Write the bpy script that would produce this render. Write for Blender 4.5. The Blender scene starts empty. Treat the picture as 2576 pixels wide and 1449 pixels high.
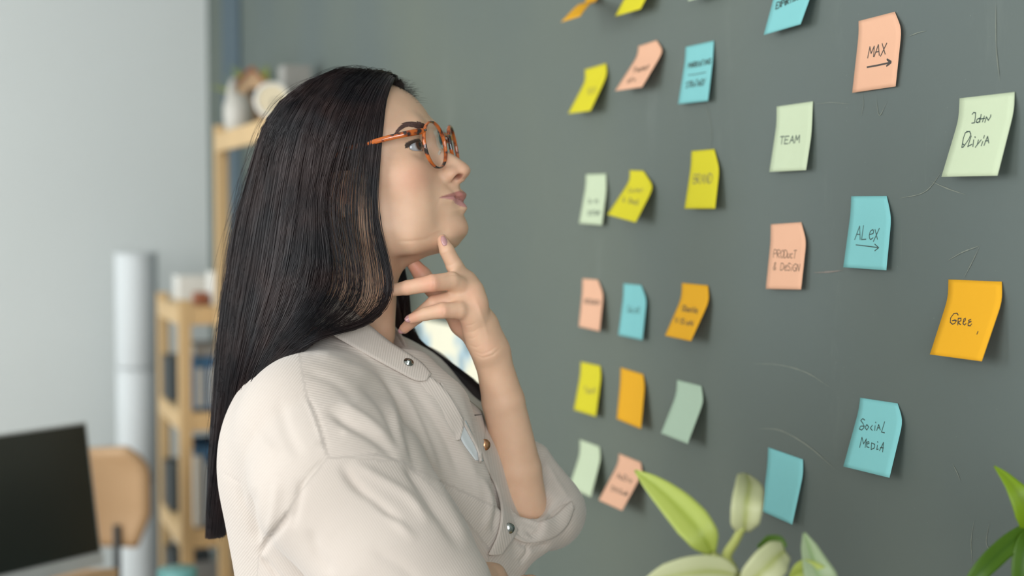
import bpy, bmesh, math, random
import numpy as np
from mathutils import Vector, Matrix
from mathutils.bvhtree import BVHTree
random.seed(7); np.random.seed(7)
SC = bpy.context.scene; COL = SC.collection

# ------------------------------------------------------------------ camera, light, exposure
FPX = 3578.0
PITCH = math.atan((724.5-545)/FPX)
CAMZ = 1.45
cam = bpy.data.cameras.new('camera'); camo = bpy.data.objects.new('camera', cam); COL.objects.link(camo)
camo.location = (0, 0, CAMZ); camo.rotation_euler = (math.pi/2-PITCH, 0, 0)
cam.sensor_width = 36; cam.lens = 36*FPX/2576; cam.clip_start = 0.05
cam.dof.use_dof = True; cam.dof.focus_distance = 1.385; cam.dof.aperture_fstop = 3.1
SC.camera = camo
SC.view_settings.view_transform = 'Standard'; SC.view_settings.look = 'None'
SC.view_settings.gamma = 1; SC.view_settings.use_curve_mapping = False
SC.view_settings.exposure = 0.33
W = bpy.data.worlds.new('world'); SC.world = W; W.use_nodes = True
bg = W.node_tree.nodes['Background']; bg.inputs[0].default_value = (0.80, 0.90, 1.0, 1); bg.inputs[1].default_value = 1.0

WA = math.atan(0.391)
N = Vector((math.cos(WA), math.sin(WA), 0)); D = Vector((-math.sin(WA), math.cos(WA), 0)); HW = 0.88
def WP(h, s, z): return N*h + D*s + Vector((0, 0, z))      # room frame: h towards the board wall, s along it
ROOMROT = math.atan2(N.y, N.x)

def area(name, loc, aim, sx, sy, power, color):
    l = bpy.data.lights.new(name, 'AREA'); l.shape = 'RECTANGLE'; l.size = sx; l.size_y = sy; l.energy = power; l.color = color
    o = bpy.data.objects.new(name, l); COL.objects.link(o); o.location = loc
    o.rotation_euler = (Vector(aim)-Vector(loc)).to_track_quat('-Z', 'Y').to_euler(); return o
# daylight entering through the two windows of the left wall, and softer daylight from the end wall
area('window_light', WP(-2.85, 0.3, 1.75), WP(0.9, 0.9, 1.2), 2.2, 1.9, 46, (1.0, 0.972, 0.93))
area('window_light', WP(-2.85, 3.4, 1.75), WP(0.5, 3.3, 1.1), 2.2, 1.9, 66, (0.92, 0.97, 1.0))
area('window_light', WP(-0.9, -2.35, 1.8), WP(0.2, 2.0, 1.2), 2.2, 1.6, 62, (0.96, 0.98, 1.0))

# ------------------------------------------------------------------ helpers
def ray(px, py):
    u = (px-1288)/FPX; v = -(py-724.5)/FPX
    d = Vector((u, math.cos(PITCH)+math.sin(PITCH)*v, -math.sin(PITCH)+math.cos(PITCH)*v)); return d/d.y
def P(px, py, Y): return ray(px, py)*Y + Vector((0, 0, CAMZ))
def wall_pt(px, py, off=0.0):
    d = ray(px, py); t = (HW-off)/N.dot(d); return d*t + Vector((0, 0, CAMZ))
def npproj(V):
    q = V-np.array([0, 0, CAMZ]); c, s = math.cos(PITCH), math.sin(PITCH)
    z = q[:, 1]*c-q[:, 2]*s; v = q[:, 1]*s+q[:, 2]*c
    return np.stack([1288+FPX*q[:, 0]/z, 724.5-FPX*v/z], 1)
def srgb(r, g, b):
    return tuple(((c/255)/12.92 if c/255 <= 0.04045 else ((c/255+0.055)/1.055)**2.4) for c in (r, g, b))+(1,)

MATS = {}
def mat(name, col, rough=0.6, noise=0.0, nscale=8, bump=0.0, bscale=60, metal=0, sss=0, spec=0.5, coat=0, stretch=None, trans=0):
    if name in MATS: return MATS[name]
    m = bpy.data.materials.new(name); m.use_nodes = True; nt = m.node_tree; b = nt.nodes['Principled BSDF']
    b.inputs['Roughness'].default_value = rough; b.inputs['Metallic'].default_value = metal
    b.inputs['Specular IOR Level'].default_value = spec; b.inputs['Coat Weight'].default_value = coat
    if trans: b.inputs['Transmission Weight'].default_value = trans
    if sss: b.inputs['Subsurface Weight'].default_value = sss; b.inputs['Subsurface Radius'].default_value = (0.012, 0.005, 0.003); b.inputs['Subsurface Scale'].default_value = 1.0
    tc = nt.nodes.new('ShaderNodeTexCoord'); mp = nt.nodes.new('ShaderNodeMapping'); nt.links.new(tc.outputs['Object'], mp.inputs[0])
    if stretch: mp.inputs['Scale'].default_value = stretch
    if noise:
        n = nt.nodes.new('ShaderNodeTexNoise'); n.inputs['Scale'].default_value = nscale; n.inputs['Detail'].default_value = 5
        nt.links.new(mp.outputs[0], n.inputs['Vector'])
        r = nt.nodes.new('ShaderNodeMix'); r.data_type = 'RGBA'
        r.inputs[6].default_value = tuple(c*(1-noise) for c in col[:3])+(1,); r.inputs[7].default_value = tuple(min(1, c*(1+noise)) for c in col[:3])+(1,)
        nt.links.new(n.outputs['Fac'], r.inputs[0]); nt.links.new(r.outputs[2], b.inputs['Base Color'])
    else: b.inputs['Base Color'].default_value = col
    if bump:
        n2 = nt.nodes.new('ShaderNodeTexNoise'); n2.inputs['Scale'].default_value = bscale; nt.links.new(mp.outputs[0], n2.inputs['Vector'])
        bp = nt.nodes.new('ShaderNodeBump'); bp.inputs['Strength'].default_value = bump; bp.inputs['Distance'].default_value = 0.002
        nt.links.new(n2.outputs['Fac'], bp.inputs['Height']); nt.links.new(bp.outputs[0], b.inputs['Normal'])
    MATS[name] = m; return m
def tag(o, label=None, cat=None, group=None, kind=None):
    if label: o['label'] = label
    if cat: o['category'] = cat
    if group: o['group'] = group
    if kind: o['kind'] = kind
    return o
def empty(name, loc, label, cat, group=None, rz=0):
    o = bpy.data.objects.new(name, None); COL.objects.link(o); o.location = loc; o.rotation_euler = (0, 0, rz); o.empty_display_size = .05
    bpy.context.view_layer.update(); return tag(o, label, cat, group)
def link(name, verts, faces, m, parent=None, smooth=True):
    me = bpy.data.meshes.new(name); me.from_pydata([tuple(v) for v in verts], [], faces); me.update()
    me.materials.append(m)
    if smooth: me.shade_smooth()
    o = bpy.data.objects.new(name, me); COL.objects.link(o); setpar(o, parent); return o
def setpar(o, parent):
    if parent:
        o.parent = parent; o.matrix_parent_inverse = Matrix.LocRotScale(parent.location, parent.rotation_euler, parent.scale).inverted() if parent.parent is None else Matrix.Identity(4)
def npmesh(name, V, Q, m, parent=None, smooth=True):
    me = bpy.data.meshes.new(name); V = np.asarray(V, dtype=np.float32); Q = np.asarray(Q, dtype=np.int32)
    me.vertices.add(len(V)); me.vertices.foreach_set('co', V.ravel())
    k = Q.shape[1]; me.loops.add(Q.size); me.loops.foreach_set('vertex_index', Q.ravel())
    me.polygons.add(len(Q)); me.polygons.foreach_set('loop_start', np.arange(0, Q.size, k, dtype=np.int32)); me.polygons.foreach_set('loop_total', np.full(len(Q), k, dtype=np.int32))
    me.update(calc_edges=True); me.validate()
    me.materials.append(m)
    if smooth: me.shade_smooth()
    o = bpy.data.objects.new(name, me); COL.objects.link(o); setpar(o, parent); return o
def bmobj(name, bm, m, parent=None, smooth=False):
    me = bpy.data.meshes.new(name); bmesh.ops.recalc_face_normals(bm, faces=bm.faces[:]); bm.to_mesh(me); bm.free(); me.materials.append(m)
    if smooth: me.shade_smooth()
    o = bpy.data.objects.new(name, me); COL.objects.link(o); setpar(o, parent); return o
def rbox(name, fr, c, size, m, parent=None, bev=0.004):
    """bevelled box; fr = (origin, xaxis, yaxis, zaxis)"""
    bm = bmesh.new(); bmesh.ops.create_cube(bm, size=1)
    for v in bm.verts: v.co = Vector((v.co.x*size[0], v.co.y*size[1], v.co.z*size[2]))
    if bev: bmesh.ops.bevel(bm, geom=bm.edges[:], offset=min(bev, min(size)*.3), segments=2, affect='EDGES', profile=.7)
    O, X, Y, Z = fr
    for v in bm.verts:
        q = v.co+Vector(c); v.co = O+X*q.x+Y*q.y+Z*q.z
    return bmobj(name, bm, m, parent)
ZV = Vector((0, 0, 1))
RF = (Vector((0, 0, 0)), N, D, ZV)                       # room frame
def lathe(name, prof, O, m, parent=None, seg=32, ax=ZV, smooth=True, sx=1, sy=1):
    ax = ax.normalized(); X = ax.orthogonal().normalized(); Y = ax.cross(X); V = []; Fc = []
    for r, z in prof:
        for k in range(seg):
            a = 2*math.pi*k/seg; V.append(O+ax*z+X*(r*sx*math.cos(a))+Y*(r*sy*math.sin(a)))
    for i in range(len(prof)-1):
        for k in range(seg): Fc.append((i*seg+k, i*seg+(k+1) % seg, (i+1)*seg+(k+1) % seg, (i+1)*seg+k))
    o = link(name, V, Fc, m, parent, smooth); return o
def catmull(pts, n):
    pts = np.array([list(p) for p in pts], float); seg = np.linalg.norm(np.diff(pts, axis=0), axis=1)**.5
    t = np.concatenate([[0], np.cumsum(seg)]); t /= t[-1]; q = np.linspace(0, 1, n)
    # natural-ish cubic through finite-difference tangents
    m = np.gradient(pts, t, axis=0); i = np.clip(np.searchsorted(t, q)-1, 0, len(t)-2); h = (t[i+1]-t[i]); s = (q-t[i])/h
    s = s[:, None]; h = h[:, None]
    return (2*s**3-3*s**2+1)*pts[i]+(s**3-2*s**2+s)*h*m[i]+(-2*s**3+3*s**2)*pts[i+1]+(s**3-s**2)*h*m[i+1]
def tube(name, pts, rad, m, parent=None, seg=8, n=None, flat=1.0, up=None):
    pts = catmull(pts, n) if n else np.array([list(p) for p in pts], float)
    rad = np.interp(np.linspace(0, 1, len(pts)), np.linspace(0, 1, len(rad)), rad) if hasattr(rad, '__len__') else np.full(len(pts), rad)
    T = np.gradient(pts, axis=0); V = []; Fc = []; U = Vector(up) if up else Vector((0.3, -1, .2)).normalized(); k = 0
    for i, p in enumerate(pts):
        t = Vector(T[i]).normalized(); A = (U-t*U.dot(t)).normalized(); B = t.cross(A)
        for j in range(seg):
            a = 2*math.pi*j/seg; V.append(Vector(p)+A*(math.cos(a)*rad[i]*flat)+B*(math.sin(a)*rad[i]))
    L = len(pts)
    for i in range(L-1):
        for j in range(seg): Fc.append((i*seg+j, i*seg+(j+1) % seg, (i+1)*seg+(j+1) % seg, (i+1)*seg+j))
    Fc.append(tuple(range(seg))[::-1]); Fc.append(tuple((L-1)*seg+j for j in range(seg)))
    return link(name, V, Fc, m, parent)
def strip(name, A, B, m, parent=None, n=40, w=8, thick=0.0016, bulge=0.0, bdir=None):
    """sheet between two splines, given thickness"""
    A = catmull(A, n); B = catmull(B, n); V = []; Fc = []
    for i in range(n):
        for j in range(w):
            t = j/(w-1); p = A[i]*(1-t)+B[i]*t
            if bulge: p = p+np.array(bdir)*bulge*4*t*(1-t)
            V.append(p)
    for i in range(n-1):
        for j in range(w-1): a = i*w+j; Fc.append((a, a+1, a+w+1, a+w))
    o = link(name, V, Fc, m, parent); md = o.modifiers.new('solid', 'SOLIDIFY'); md.thickness = thick; md.offset = 0
    return o

# ------------------------------------------------------------------ room
def board_material():
    m = bpy.data.materials.new('chalkboard paint'); m.use_nodes = True; nt = m.node_tree; b = nt.nodes['Principled BSDF']
    tc = nt.nodes.new('ShaderNodeTexCoord'); O = tc.outputs['Object']
    def noise(sc, det=4, strx=(1, 1, 1), rough=.55):
        mp = nt.nodes.new('ShaderNodeMapping'); mp.inputs['Scale'].default_value = strx; nt.links.new(O, mp.inputs[0])
        n = nt.nodes.new('ShaderNodeTexNoise'); n.inputs['Scale'].default_value = sc; n.inputs['Detail'].default_value = det; n.inputs['Roughness'].default_value = rough
        nt.links.new(mp.outputs[0], n.inputs[0]); return n.outputs['Fac']
    def mix(fac, a, bb):
        r = nt.nodes.new('ShaderNodeMix'); r.data_type = 'RGBA'
        for s, v in ((0, fac), (6, a), (7, bb)):
            if isinstance(v, (tuple, float)): r.inputs[s].default_value = v
            else: nt.links.new(v, r.inputs[s])
        return r.outputs[2]
    def ramp(f, p0, p1, v0, v1):
        r = nt.nodes.new('ShaderNodeMapRange'); r.inputs[1].default_value = p0; r.inputs[2].default_value = p1; r.inputs[3].default_value = v0; r.inputs[4].default_value = v1
        nt.links.new(f, r.inputs[0]); return r.outputs[0]
    c = mix(noise(2.2, 3), srgb(88, 98, 94), srgb(101, 108, 96))
    c = mix(ramp(noise(1.1, 2, (1, 1, .5)), .45, .7, 0., .55), c, srgb(79, 92, 98))
    smear = ramp(noise(9, 6, (1, 1, .25), .7), .58, .8, 0., .10)
    c = mix(smear, c, srgb(178, 184, 176))
    # fine chalk streaks left by wiping, nearly vertical
    st = ramp(noise(60, 3, (1, 1, .06), .6), .70, .86, 0., .16)
    c = mix(st, c, srgb(190, 196, 188))
    sp = ramp(noise(420, 1), .78, .86, 0., .25)
    c = mix(sp, c, srgb(190, 196, 188))
    nt.links.new(c, b.inputs['Base Color']); b.inputs['Roughness'].default_value = 0.62; b.inputs['Specular IOR Level'].default_value = .35
    return m
M_board = board_material()
M_white = mat('white plaster', srgb(212, 216, 213), .9, .02, 3, .15, 180)
M_floor = mat('grey floor', srgb(150, 146, 140), .6, .08, 4)
M_ceil = mat('ceiling paint', srgb(215, 215, 212), .9, .02, 2)
M_frame = mat('white window frame', srgb(228, 228, 225), .5, .02, 3)
S1 = 5.345; S0 = -2.5; H0 = -3.0; ZC = 2.9; TH = .12
def struct(o): o['kind'] = 'structure'; return o
struct(rbox('wall_right', RF, (HW+TH/2, (S0+S1)/2, ZC/2), (TH, S1-S0, ZC), M_board, bev=0))
struct(rbox('wall_back', RF, ((H0+HW)/2, S1+TH/2, ZC/2), (HW-H0+TH*2, TH, ZC), M_white, bev=0))
struct(rbox('floor', RF, ((H0+HW)/2, (S0+S1)/2, -TH/2), (HW-H0+.3, S1-S0+.3, TH), M_floor, bev=0))
struct(rbox('ceiling', RF, ((H0+HW)/2, (S0+S1)/2, ZC+TH/2), (HW-H0+.3, S1-S0+.3, TH), M_ceil, bev=0))
struct(rbox('trim_1', RF, (HW-.006, 4.83, ZC/2), (.012, .30, ZC), mat('dark blue grey door casing', srgb(70, 88, 98), .6, .04, 3), bev=.003))
struct(rbox('baseboard_right', RF, (HW-.007, (S0+4.67)/2, .05), (.014, 4.67-S0, .1), mat('dark skirting', srgb(70, 78, 78), .6, .04, 3), bev=.003))
struct(rbox('baseboard_back', RF, ((H0+HW)/2-.02, S1-.007, .05), (HW-H0-.04, .014, .1), M_frame, bev=.003))
def wall_with_windows(name, axis, pos, a0, a1, wins):
    bm = bmesh.new()
    def bx(u0, u1, z0, z1):
        r = bmesh.ops.create_cube(bm, size=1)
        for v in r['verts']:
            u = u0 if v.co.x < 0 else u1; t = pos-TH/2*1.0 if v.co.y < 0 else pos+TH/2; z = z0 if v.co.z < 0 else z1
            v.co = WP(t, u, z) if axis == 'h' else WP(u, t, z)
    cur = a0
    for (w0, w1, z0, z1) in wins:
        bx(cur, w0, 0, ZC); bx(w0, w1, 0, z0); bx(w0, w1, z1, ZC); cur = w1
    bx(cur, a1, 0, ZC)
    return struct(bmobj(name, bm, M_white))
wall_with_windows('wall_left', 'h', H0-TH/2, S0, S1, [(-.9, 1.5, .75, 2.75), (2.2, 4.6, .75, 2.75)])
wall_with_windows('wall_front', 's', S0-TH/2, H0, HW, [(-2.1, .3, .9, 2.7)])
M_glass = bpy.data.materials.new('window glass'); M_glass.use_nodes = True
nt = M_glass.node_tree; nt.nodes.clear(); o_ = nt.nodes.new('ShaderNodeOutputMaterial'); t_ = nt.nodes.new('ShaderNodeBsdfTransparent'); g_ = nt.nodes.new('ShaderNodeBsdfGlossy'); x_ = nt.nodes.new('ShaderNodeMixShader')
g_.inputs['Roughness'].default_value = .02; x_.inputs[0].default_value = .06
nt.links.new(t_.outputs[0], x_.inputs[1]); nt.links.new(g_.outputs[0], x_.inputs[2]); nt.links.new(x_.outputs[0], o_.inputs[0])
for i, (ax, w0, w1, z0, z1) in enumerate([('h', -.9, 1.5, .75, 2.75), ('h', 2.2, 4.6, .75, 2.75), ('s', -2.1, .3, .9, 2.7)]):
    root = struct(empty('window_%d' % (i+1), (WP(H0-TH/2, (w0+w1)/2, z0) if ax == 'h' else WP((w0+w1)/2, S0-TH/2, z0)), None, None))
    def fb(nm, u, z, su, sz, d=.05, m=M_frame):
        c, s = ((H0-TH/2, u, z), (d, su, sz)) if ax == 'h' else ((u, S0-TH/2, z), (su, d, sz))
        return rbox(nm, RF, c, s, m, root, .004)
    fb('pane', (w0+w1)/2, (z0+z1)/2, w1-w0-.06, z1-z0-.06, .006, M_glass)
    for u in (w0+.025, w1-.025, (w0+w1)/2): fb('window_frame', u, (z0+z1)/2, .05, z1-z0)
    for z in (z0+.025, z1-.025): fb('window_frame', (w0+w1)/2, z, w1-w0, .05)
# chalk marks drawn on the board (flat chalk, stuck on the wall surface)
M_chalk = mat('chalk dust', srgb(122, 128, 118), 1, .1, 90)
M_chalk2 = mat('pinkish chalk dust', srgb(126, 119, 112), 1, .1, 90)
def chalk(name, pts, w, m=M_chalk, n=24):
    q = catmull([wall_pt(x, y, .0006) for x, y in pts], n); V = []; Fc = []
    for i in range(n):
        t = Vector(q[min(i+1, n-1)]-q[max(i-1, 0)]).normalized(); s = t.cross(N)*w*(.4+.6*random.random())*math.sin(math.pi*(i+.6)/(n+.2))
        V += [Vector(q[i])-s, Vector(q[i])+s]
    for i in range(n-1): Fc.append((2*i, 2*i+1, 2*i+3, 2*i+2))
    return link(name, V, Fc, m, bpy.data.objects['wall_right'], False)
for pts, w, m in [([(1890, 915), (1960, 918), (2030, 938), (2088, 975)], .0010, M_chalk), ([(1905, 1078), (1960, 1082), (2030, 1120), (2100, 1180)], .0014, M_chalk),
                  ([(2045, 686), (2085, 684), (2120, 680)], .0012, M_chalk2), ([(2385, 655), (2420, 635), (2465, 618)], .0008, M_chalk), ([(2465, 618), (2445, 660), (2425, 698)], .0006, M_chalk),
                  ([(2168, 230), (2172, 262), (2166, 292)], .0006, M_chalk), ([(2203, 240), (2212, 290), (2230, 258)], .0006, M_chalk), ([(2505, 0), (2506, 120), (2515, 205)], .0009, M_chalk),
                  ([(2340, 455), (2385, 475), (2430, 490)], .0007, M_chalk), ([(1770, 240), (1790, 330), (1785, 400)], .0007, M_chalk), ([(2285, 92), (2310, 82), (2330, 78)], .0007, M_chalk),
                  ([(2395, 1165), (2408, 1190), (2416, 1210)], .0006, M_chalk), ([(2450, 1310), (2443, 1360), (2446, 1420)], .0006, M_chalk), ([(2488, 1315), (2482, 1370), (2498, 1392)], .0006, M_chalk),
                  ([(2260, 500), (2330, 480), (2370, 430)], .0006, M_chalk), ([(2050, 262), (2090, 258), (2140, 262)], .0006, M_chalk)]:
    chalk('chalk_mark', pts, w, m)
# ------------------------------------------------------------------ sticky notes
FONT = {'A': [[(0, 0), (.3, 1), (.6, 0)], [(.12, .38), (.5, .38)]], 'B': [[(0, 0), (0, 1), (.45, .9), (.42, .58), (0, .52), (.55, .4), (.5, .05), (0, 0)]],
 'C': [[(.6, .85), (.35, 1), (.05, .7), (.05, .25), (.35, 0), (.6, .15)]], 'D': [[(0, 0), (0, 1), (.45, .85), (.6, .45), (.4, .08), (0, 0)]], 'E': [[(.55, 1), (0, 1), (0, 0), (.55, 0)], [(0, .5), (.45, .5)]],
 'F': [[(.55, 1), (0, 1), (0, 0)], [(0, .52), (.45, .52)]], 'G': [[(.62, .85), (.4, 1), (.08, .7), (.05, .25), (.35, 0), (.6, .15), (.62, .42), (.38, .42)]], 'H': [[(0, 1), (0, 0)], [(.55, 1), (.55, 0)], [(0, .5), (.55, .5)]],
 'I': [[(.15, 1), (.15, 0)]], 'J': [[(.1, .95), (.4, 1), (.45, .2), (.35, 0), (.05, .02)]], 'K': [[(0, 1), (0, 0)], [(.55, 1), (0, .45), (.6, 0)]], 'L': [[(0, 1), (0, 0), (.5, .02)]],
 'M': [[(0, 0), (.08, 1), (.33, .35), (.6, 1), (.68, 0)]], 'N': [[(0, 0), (.05, .95), (.5, .05), (.58, 1)]], 'O': [[(.3, 1), (.05, .75), (.05, .25), (.3, 0), (.58, .3), (.55, .78), (.3, 1)]],
 'P': [[(0, 0), (0, 1), (.5, .9), (.5, .58), (0, .48)]], 'R': [[(0, 0), (0, 1), (.5, .88), (.45, .56), (0, .48), (.58, 0)]], 'S': [[(.55, .88), (.25, 1), (.06, .75), (.5, .38), (.45, .06), (.02, .08)]],
 'T': [[(0, 1), (.6, 1)], [(.3, 1), (.3, 0)]], 'U': [[(0, 1), (.05, .15), (.3, 0), (.52, .2), (.55, 1)]], 'V': [[(0, 1), (.28, 0), (.58, 1)]], 'X': [[(0, 1), (.55, 0)], [(.55, 1), (0, -.1)]], 'Y': [[(0, 1), (.3, .5)], [(.6, 1), (.15, -.1)]],
 'e': [[(.05, .35), (.45, .45), (.38, .68), (.12, .6), (.05, .25), (.25, 0), (.5, .12)]], 'r': [[(0, 0), (.02, .62), (.35, .58), (.3, .32), (.05, .28), (.45, -.05)]], 'i': [[(.15, .55), (.12, 0)], [(.16, .8), (.17, .86)]],
 'c': [[(.42, .55), (.15, .58), (.05, .2), (.25, 0), (.45, .08)]], 'a': [[(0, 0), (.25, .62), (.45, 0)], [(.1, .25), (.4, .25)]], 'x': [[(0, .7), (.4, 0)], [(.45, .8), (0, -.15)]], 't': [[(.05, .62), (.45, .62)], [(.25, .85), (.22, 0)]],
 's': [[(.4, .55), (.15, .6), (.08, .42), (.38, .22), (.3, 0), (.02, .02)]], 'o': [[(.22, .6), (.05, .3), (.22, 0), (.42, .3), (.22, .6)]], 'u': [[(0, .6), (.05, .05), (.38, .1), (.4, .6)]], 'n': [[(0, 0), (.02, .6), (.35, .5), (.38, 0)]],
 '&': [[(.5, .0), (.1, .75), (.28, .98), (.36, .75), (.02, .25), (.2, 0), (.5, .35)]], '-': [[(0, .5), (.6, .5)]], ' ': [], "'": [[(.1, 1), (.05, .8)]]}
M_ink = mat('dark green black ink', srgb(38, 62, 56), .5, .2, 200)
M_ink2 = mat('brown black ink', srgb(52, 42, 34), .5, .2, 200)
M_inkf = mat('faded ink', srgb(120, 112, 70), .6, .2, 200)
NC = {'yellow': (222, 211, 48), 'peach': (238, 188, 156), 'blue': (136, 204, 205), 'pale green': (207, 220, 188), 'orange': (238, 178, 40), 'mint': (186, 208, 184)}
def notemat(c):
    k = c+' note paper'
    if k in MATS: return MATS[k]
    m = mat(k, srgb(*NC[c]), .75, .025, 25, .08, 300, spec=.2)
    nt = m.node_tree; b = nt.nodes['Principled BSDF']; out = nt.nodes['Material Output']
    tr = nt.nodes.new('ShaderNodeBsdfTranslucent'); tr.inputs[0].default_value = srgb(*NC[c]); mx = nt.nodes.new('ShaderNodeMixShader'); mx.inputs[0].default_value = .18
    nt.links.new(b.outputs[0], mx.inputs[1]); nt.links.new(tr.outputs[0], mx.inputs[2]); nt.links.new(mx.outputs[0], out.inputs[0]); return m
def ray_wall_h(px, py, h):   # point on pixel ray at distance h off the board
    return wall_pt(px, py, h)
def solve_h(px, py, K, L):
    best = None
    for i in range(0, 75):
        h = .001+i*.001; q = ray_wall_h(px, py, h); e = abs((q-K).length-L)
        if best is None or e < best[0]: best = (e, h)
    return best[1]
def note(color, rows, label, words=(), ink=None, mid=None, size=.076, hs=None):
    """rows = TL,TR,KR,BR,BL,KL pixels of the sheet's corners and of its bend line"""
    TL, TR, KR, BR, BL, KL = rows
    base = wall_pt(*TL, .0008)
    pr = [(wall_pt(*TL, .0010), wall_pt(*TR, .0010)), (wall_pt(*KL, .0035), wall_pt(*KR, .0045))]
    if mid:
        for (a, b, h) in mid: pr.append((wall_pt(*a, h), wall_pt(*b, h)))
    else:
        rl = max(.03, size-(pr[1][0]-pr[0][0]).length); rr = max(.03, size-(pr[1][1]-pr[0][1]).length)
        h1 = solve_h(*BL, pr[1][0], rl); h2 = solve_h(*BR, pr[1][1], rr); h = (h1+h2)/2
        if hs: h = hs
        pr.append((wall_pt(*BL, h), wall_pt(*BR, h)))
    n = 17; w = 9; A = catmull([p[0] for p in pr], n); B = catmull([p[1] for p in pr], n)
    if not mid:
        # keep the lower sheet nearly straight, rounding only the bend
        def bend(p0, p1, p2):
            out = []; l1 = (p1-p0).length; l2 = (p2-p1).length
            for i in range(n):
                t = i/(n-1)*(l1+l2)
                q = p0+(p1-p0)*(t/l1) if t < l1 else p1+(p2-p1)*((t-l1)/l2)
                out.append(np.array(q))
            out = np.array(out)
            for _ in range(3):
                o2 = out.copy(); o2[1:-1] = (out[:-2]+2*out[1:-1]+out[2:])/4; out = o2
            return out
        A = bend(*[p[0] for p in pr]); B = bend(*[p[1] for p in pr])
    V = []; Fc = []
    for i in range(n):
        for j in range(w):
            t = j/(w-1); q = A[i]*(1-t)+B[i]*t; V.append(q)
    for i in range(n-1):
        for j in range(w-1): a = i*w+j; Fc.append((a, a+1, a+w+1, a+w))
    root = empty('sticky_note', base, label, 'sticky note', 'sticky notes on the chalkboard')
    o = link('sheet', V, Fc, notemat(color), root)
    bv = BVHTree.FromPolygons([Vector(v) for v in V], Fc)
    md = o.modifiers.new('solid', 'SOLIDIFY'); md.thickness = .00025; md.offset = 0
    C0 = Vector((0, 0, CAMZ))
    if words:
        TV = []; TF = []
        def seg(a, b, wd):
            qs = []
            for (x, y) in (a, b):
                d = ray(x, y).normalized(); hit = bv.ray_cast(C0, d)
                if hit[0] is None: return
                nn = hit[1] if hit[1].dot(d) < 0 else -hit[1]; qs.append((hit[0]+nn*.00035, nn))
            t = (qs[1][0]-qs[0][0]); L = t.length
            if L < 1e-6: return
            t /= L; s = t.cross(qs[0][1]).normalized()*wd; k = len(TV); e = t*wd*.6
            TV.extend([qs[0][0]-s-e, qs[0][0]+s-e, qs[1][0]+s+e, qs[1][0]-s+e]); TF.append((k, k+1, k+2, k+3))
        for (txt, x0, y0, x1, y1, hpx, wd) in words:
            if txt == 'STROKES':
                for st in x0:
                    for a, b in zip(st[:-1], st[1:]): seg(a, b, wd)
                continue
            adv = [(.75 if ch not in 'Ii' else .45) if ch.islower() is False else (.6 if ch != 'i' else .4) for ch in txt]; tot = sum(adv); c = 0
            slant = -.12*hpx
            for ch, ad in zip(txt, adv):
                for st in FONT.get(ch, []):
                    pp = []
                    for (fx, fy) in st:
                        u = (c+fx+random.uniform(-.02, .02))/tot; X = x0+(x1-x0)*u; Y = y0+(y1-y0)*u-fy*hpx*(1+random.uniform(-.03, .03)); pp.append((X-slant*fy*1.2, Y))
                    if len(pp) > 2:
                        pc = catmull([(a, b, 0) for a, b in pp], len(pp)*3) if all(abs(pp[i][0]-pp[i+1][0])+abs(pp[i][1]-pp[i+1][1]) > .01 for i in range(len(pp)-1)) else [(a, b, 0) for a, b in pp]
                        if ch in 'AMNVEFHKLTXIt': pc = [(a, b, 0) for a, b in pp]
                        pp = [(a[0], a[1]) for a in pc]
                    for a, b in zip(pp[:-1], pp[1:]): seg(a, b, wd)
                c += ad
        if TV: link('handwriting', TV, TF, ink or M_ink, root, False)
    return root
I2 = M_ink2
note('orange', None or [(1478, -75), (1532, -95), (1506, -14), (0, 0), (0, 0), (1474, -6)], 'orange sticky note curling up at the top edge of the photo, above the woman', mid=[((1472, 6), (1500, 2), .014), ((1452, 14), (1484, 10), .040), ((1411, 56), (1459, 41), .075)])
note('yellow', [(1600, -85), (1655, -105), (1660, -70), (1611, 23), (1547, 41), (1598, -55)], 'yellow sticky note cut off by the top edge beside the curled orange one')
note('pale green', [(1745, -135), (1806, -150), (1803, -115), (1786, -12), (1731, 3), (1742, -108)], 'pale green sticky note showing only its bottom corner at the top edge')
note('yellow', [(1471, 175), (1525, 159), (1527, 190), (1485, 279), (1429, 286), (1472.5, 203)], 'yellow sticky note with lifted bottom, leftmost of the second row from the top', [('SEO', 1477, 238, 1500, 232, 14, .0005)], M_inkf)
note('peach', [(1606, 116), (1652, 101), (1669, 128), (1615, 219), (1547, 229), (1604, 140)], 'peach sticky note sharply lifted, reading Payment info in two short lines', [('Pauneut', 1595, 184, 1634, 173, 14, .0006), ('inFo', 1577, 210, 1600, 203, 11, .0006)], I2)
note('blue', [(1725, 118), (1796, 102.5), (1793, 155), (1781, 254), (1706, 262), (1723, 156)], 'blue sticky note with two written lines split by an underline', [('MARKeTiNG', 1731, 172, 1789, 160, 13, .0008), ('STROKES', [[(1732, 189), (1750, 187), (1776, 182)]], 0, 0, 0, 0, .0005), ('STRaTeGY', 1725, 222, 1774, 213, 15, .0007)])
note('pale green', [(1474, 438.7), (1524.5, 437), (1525.5, 479), (1514.4, 567), (1456.4, 562), (1473, 470)], 'narrow pale green note with two small lines, left of the tilted yellow note', [('Sales', 1479, 512, 1506, 509, 11, .0005), ('SYSTeM', 1478, 542, 1508, 541, 11, .0006)])
note('yellow', [(1584, 428), (1618.7, 429.6), (1645, 470), (1599, 560), (1527.7, 540), (1585, 453)], 'tilted yellow sticky note with pointed right side and two faint lines', [('Couteut', 1580, 484, 1618, 483, 11, .0005), ('& iDeaS', 1567, 507, 1607, 516, 12, .0006)], M_inkf)
note('yellow', [(1739.6, 380), (1797, 375), (1810, 425), (1799, 525), (1722, 525), (1738, 420)], 'upright yellow sticky note reading BRAND', [('BRAND', 1744, 462, 1792, 461, 24, .0006)], M_inkf)
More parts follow.
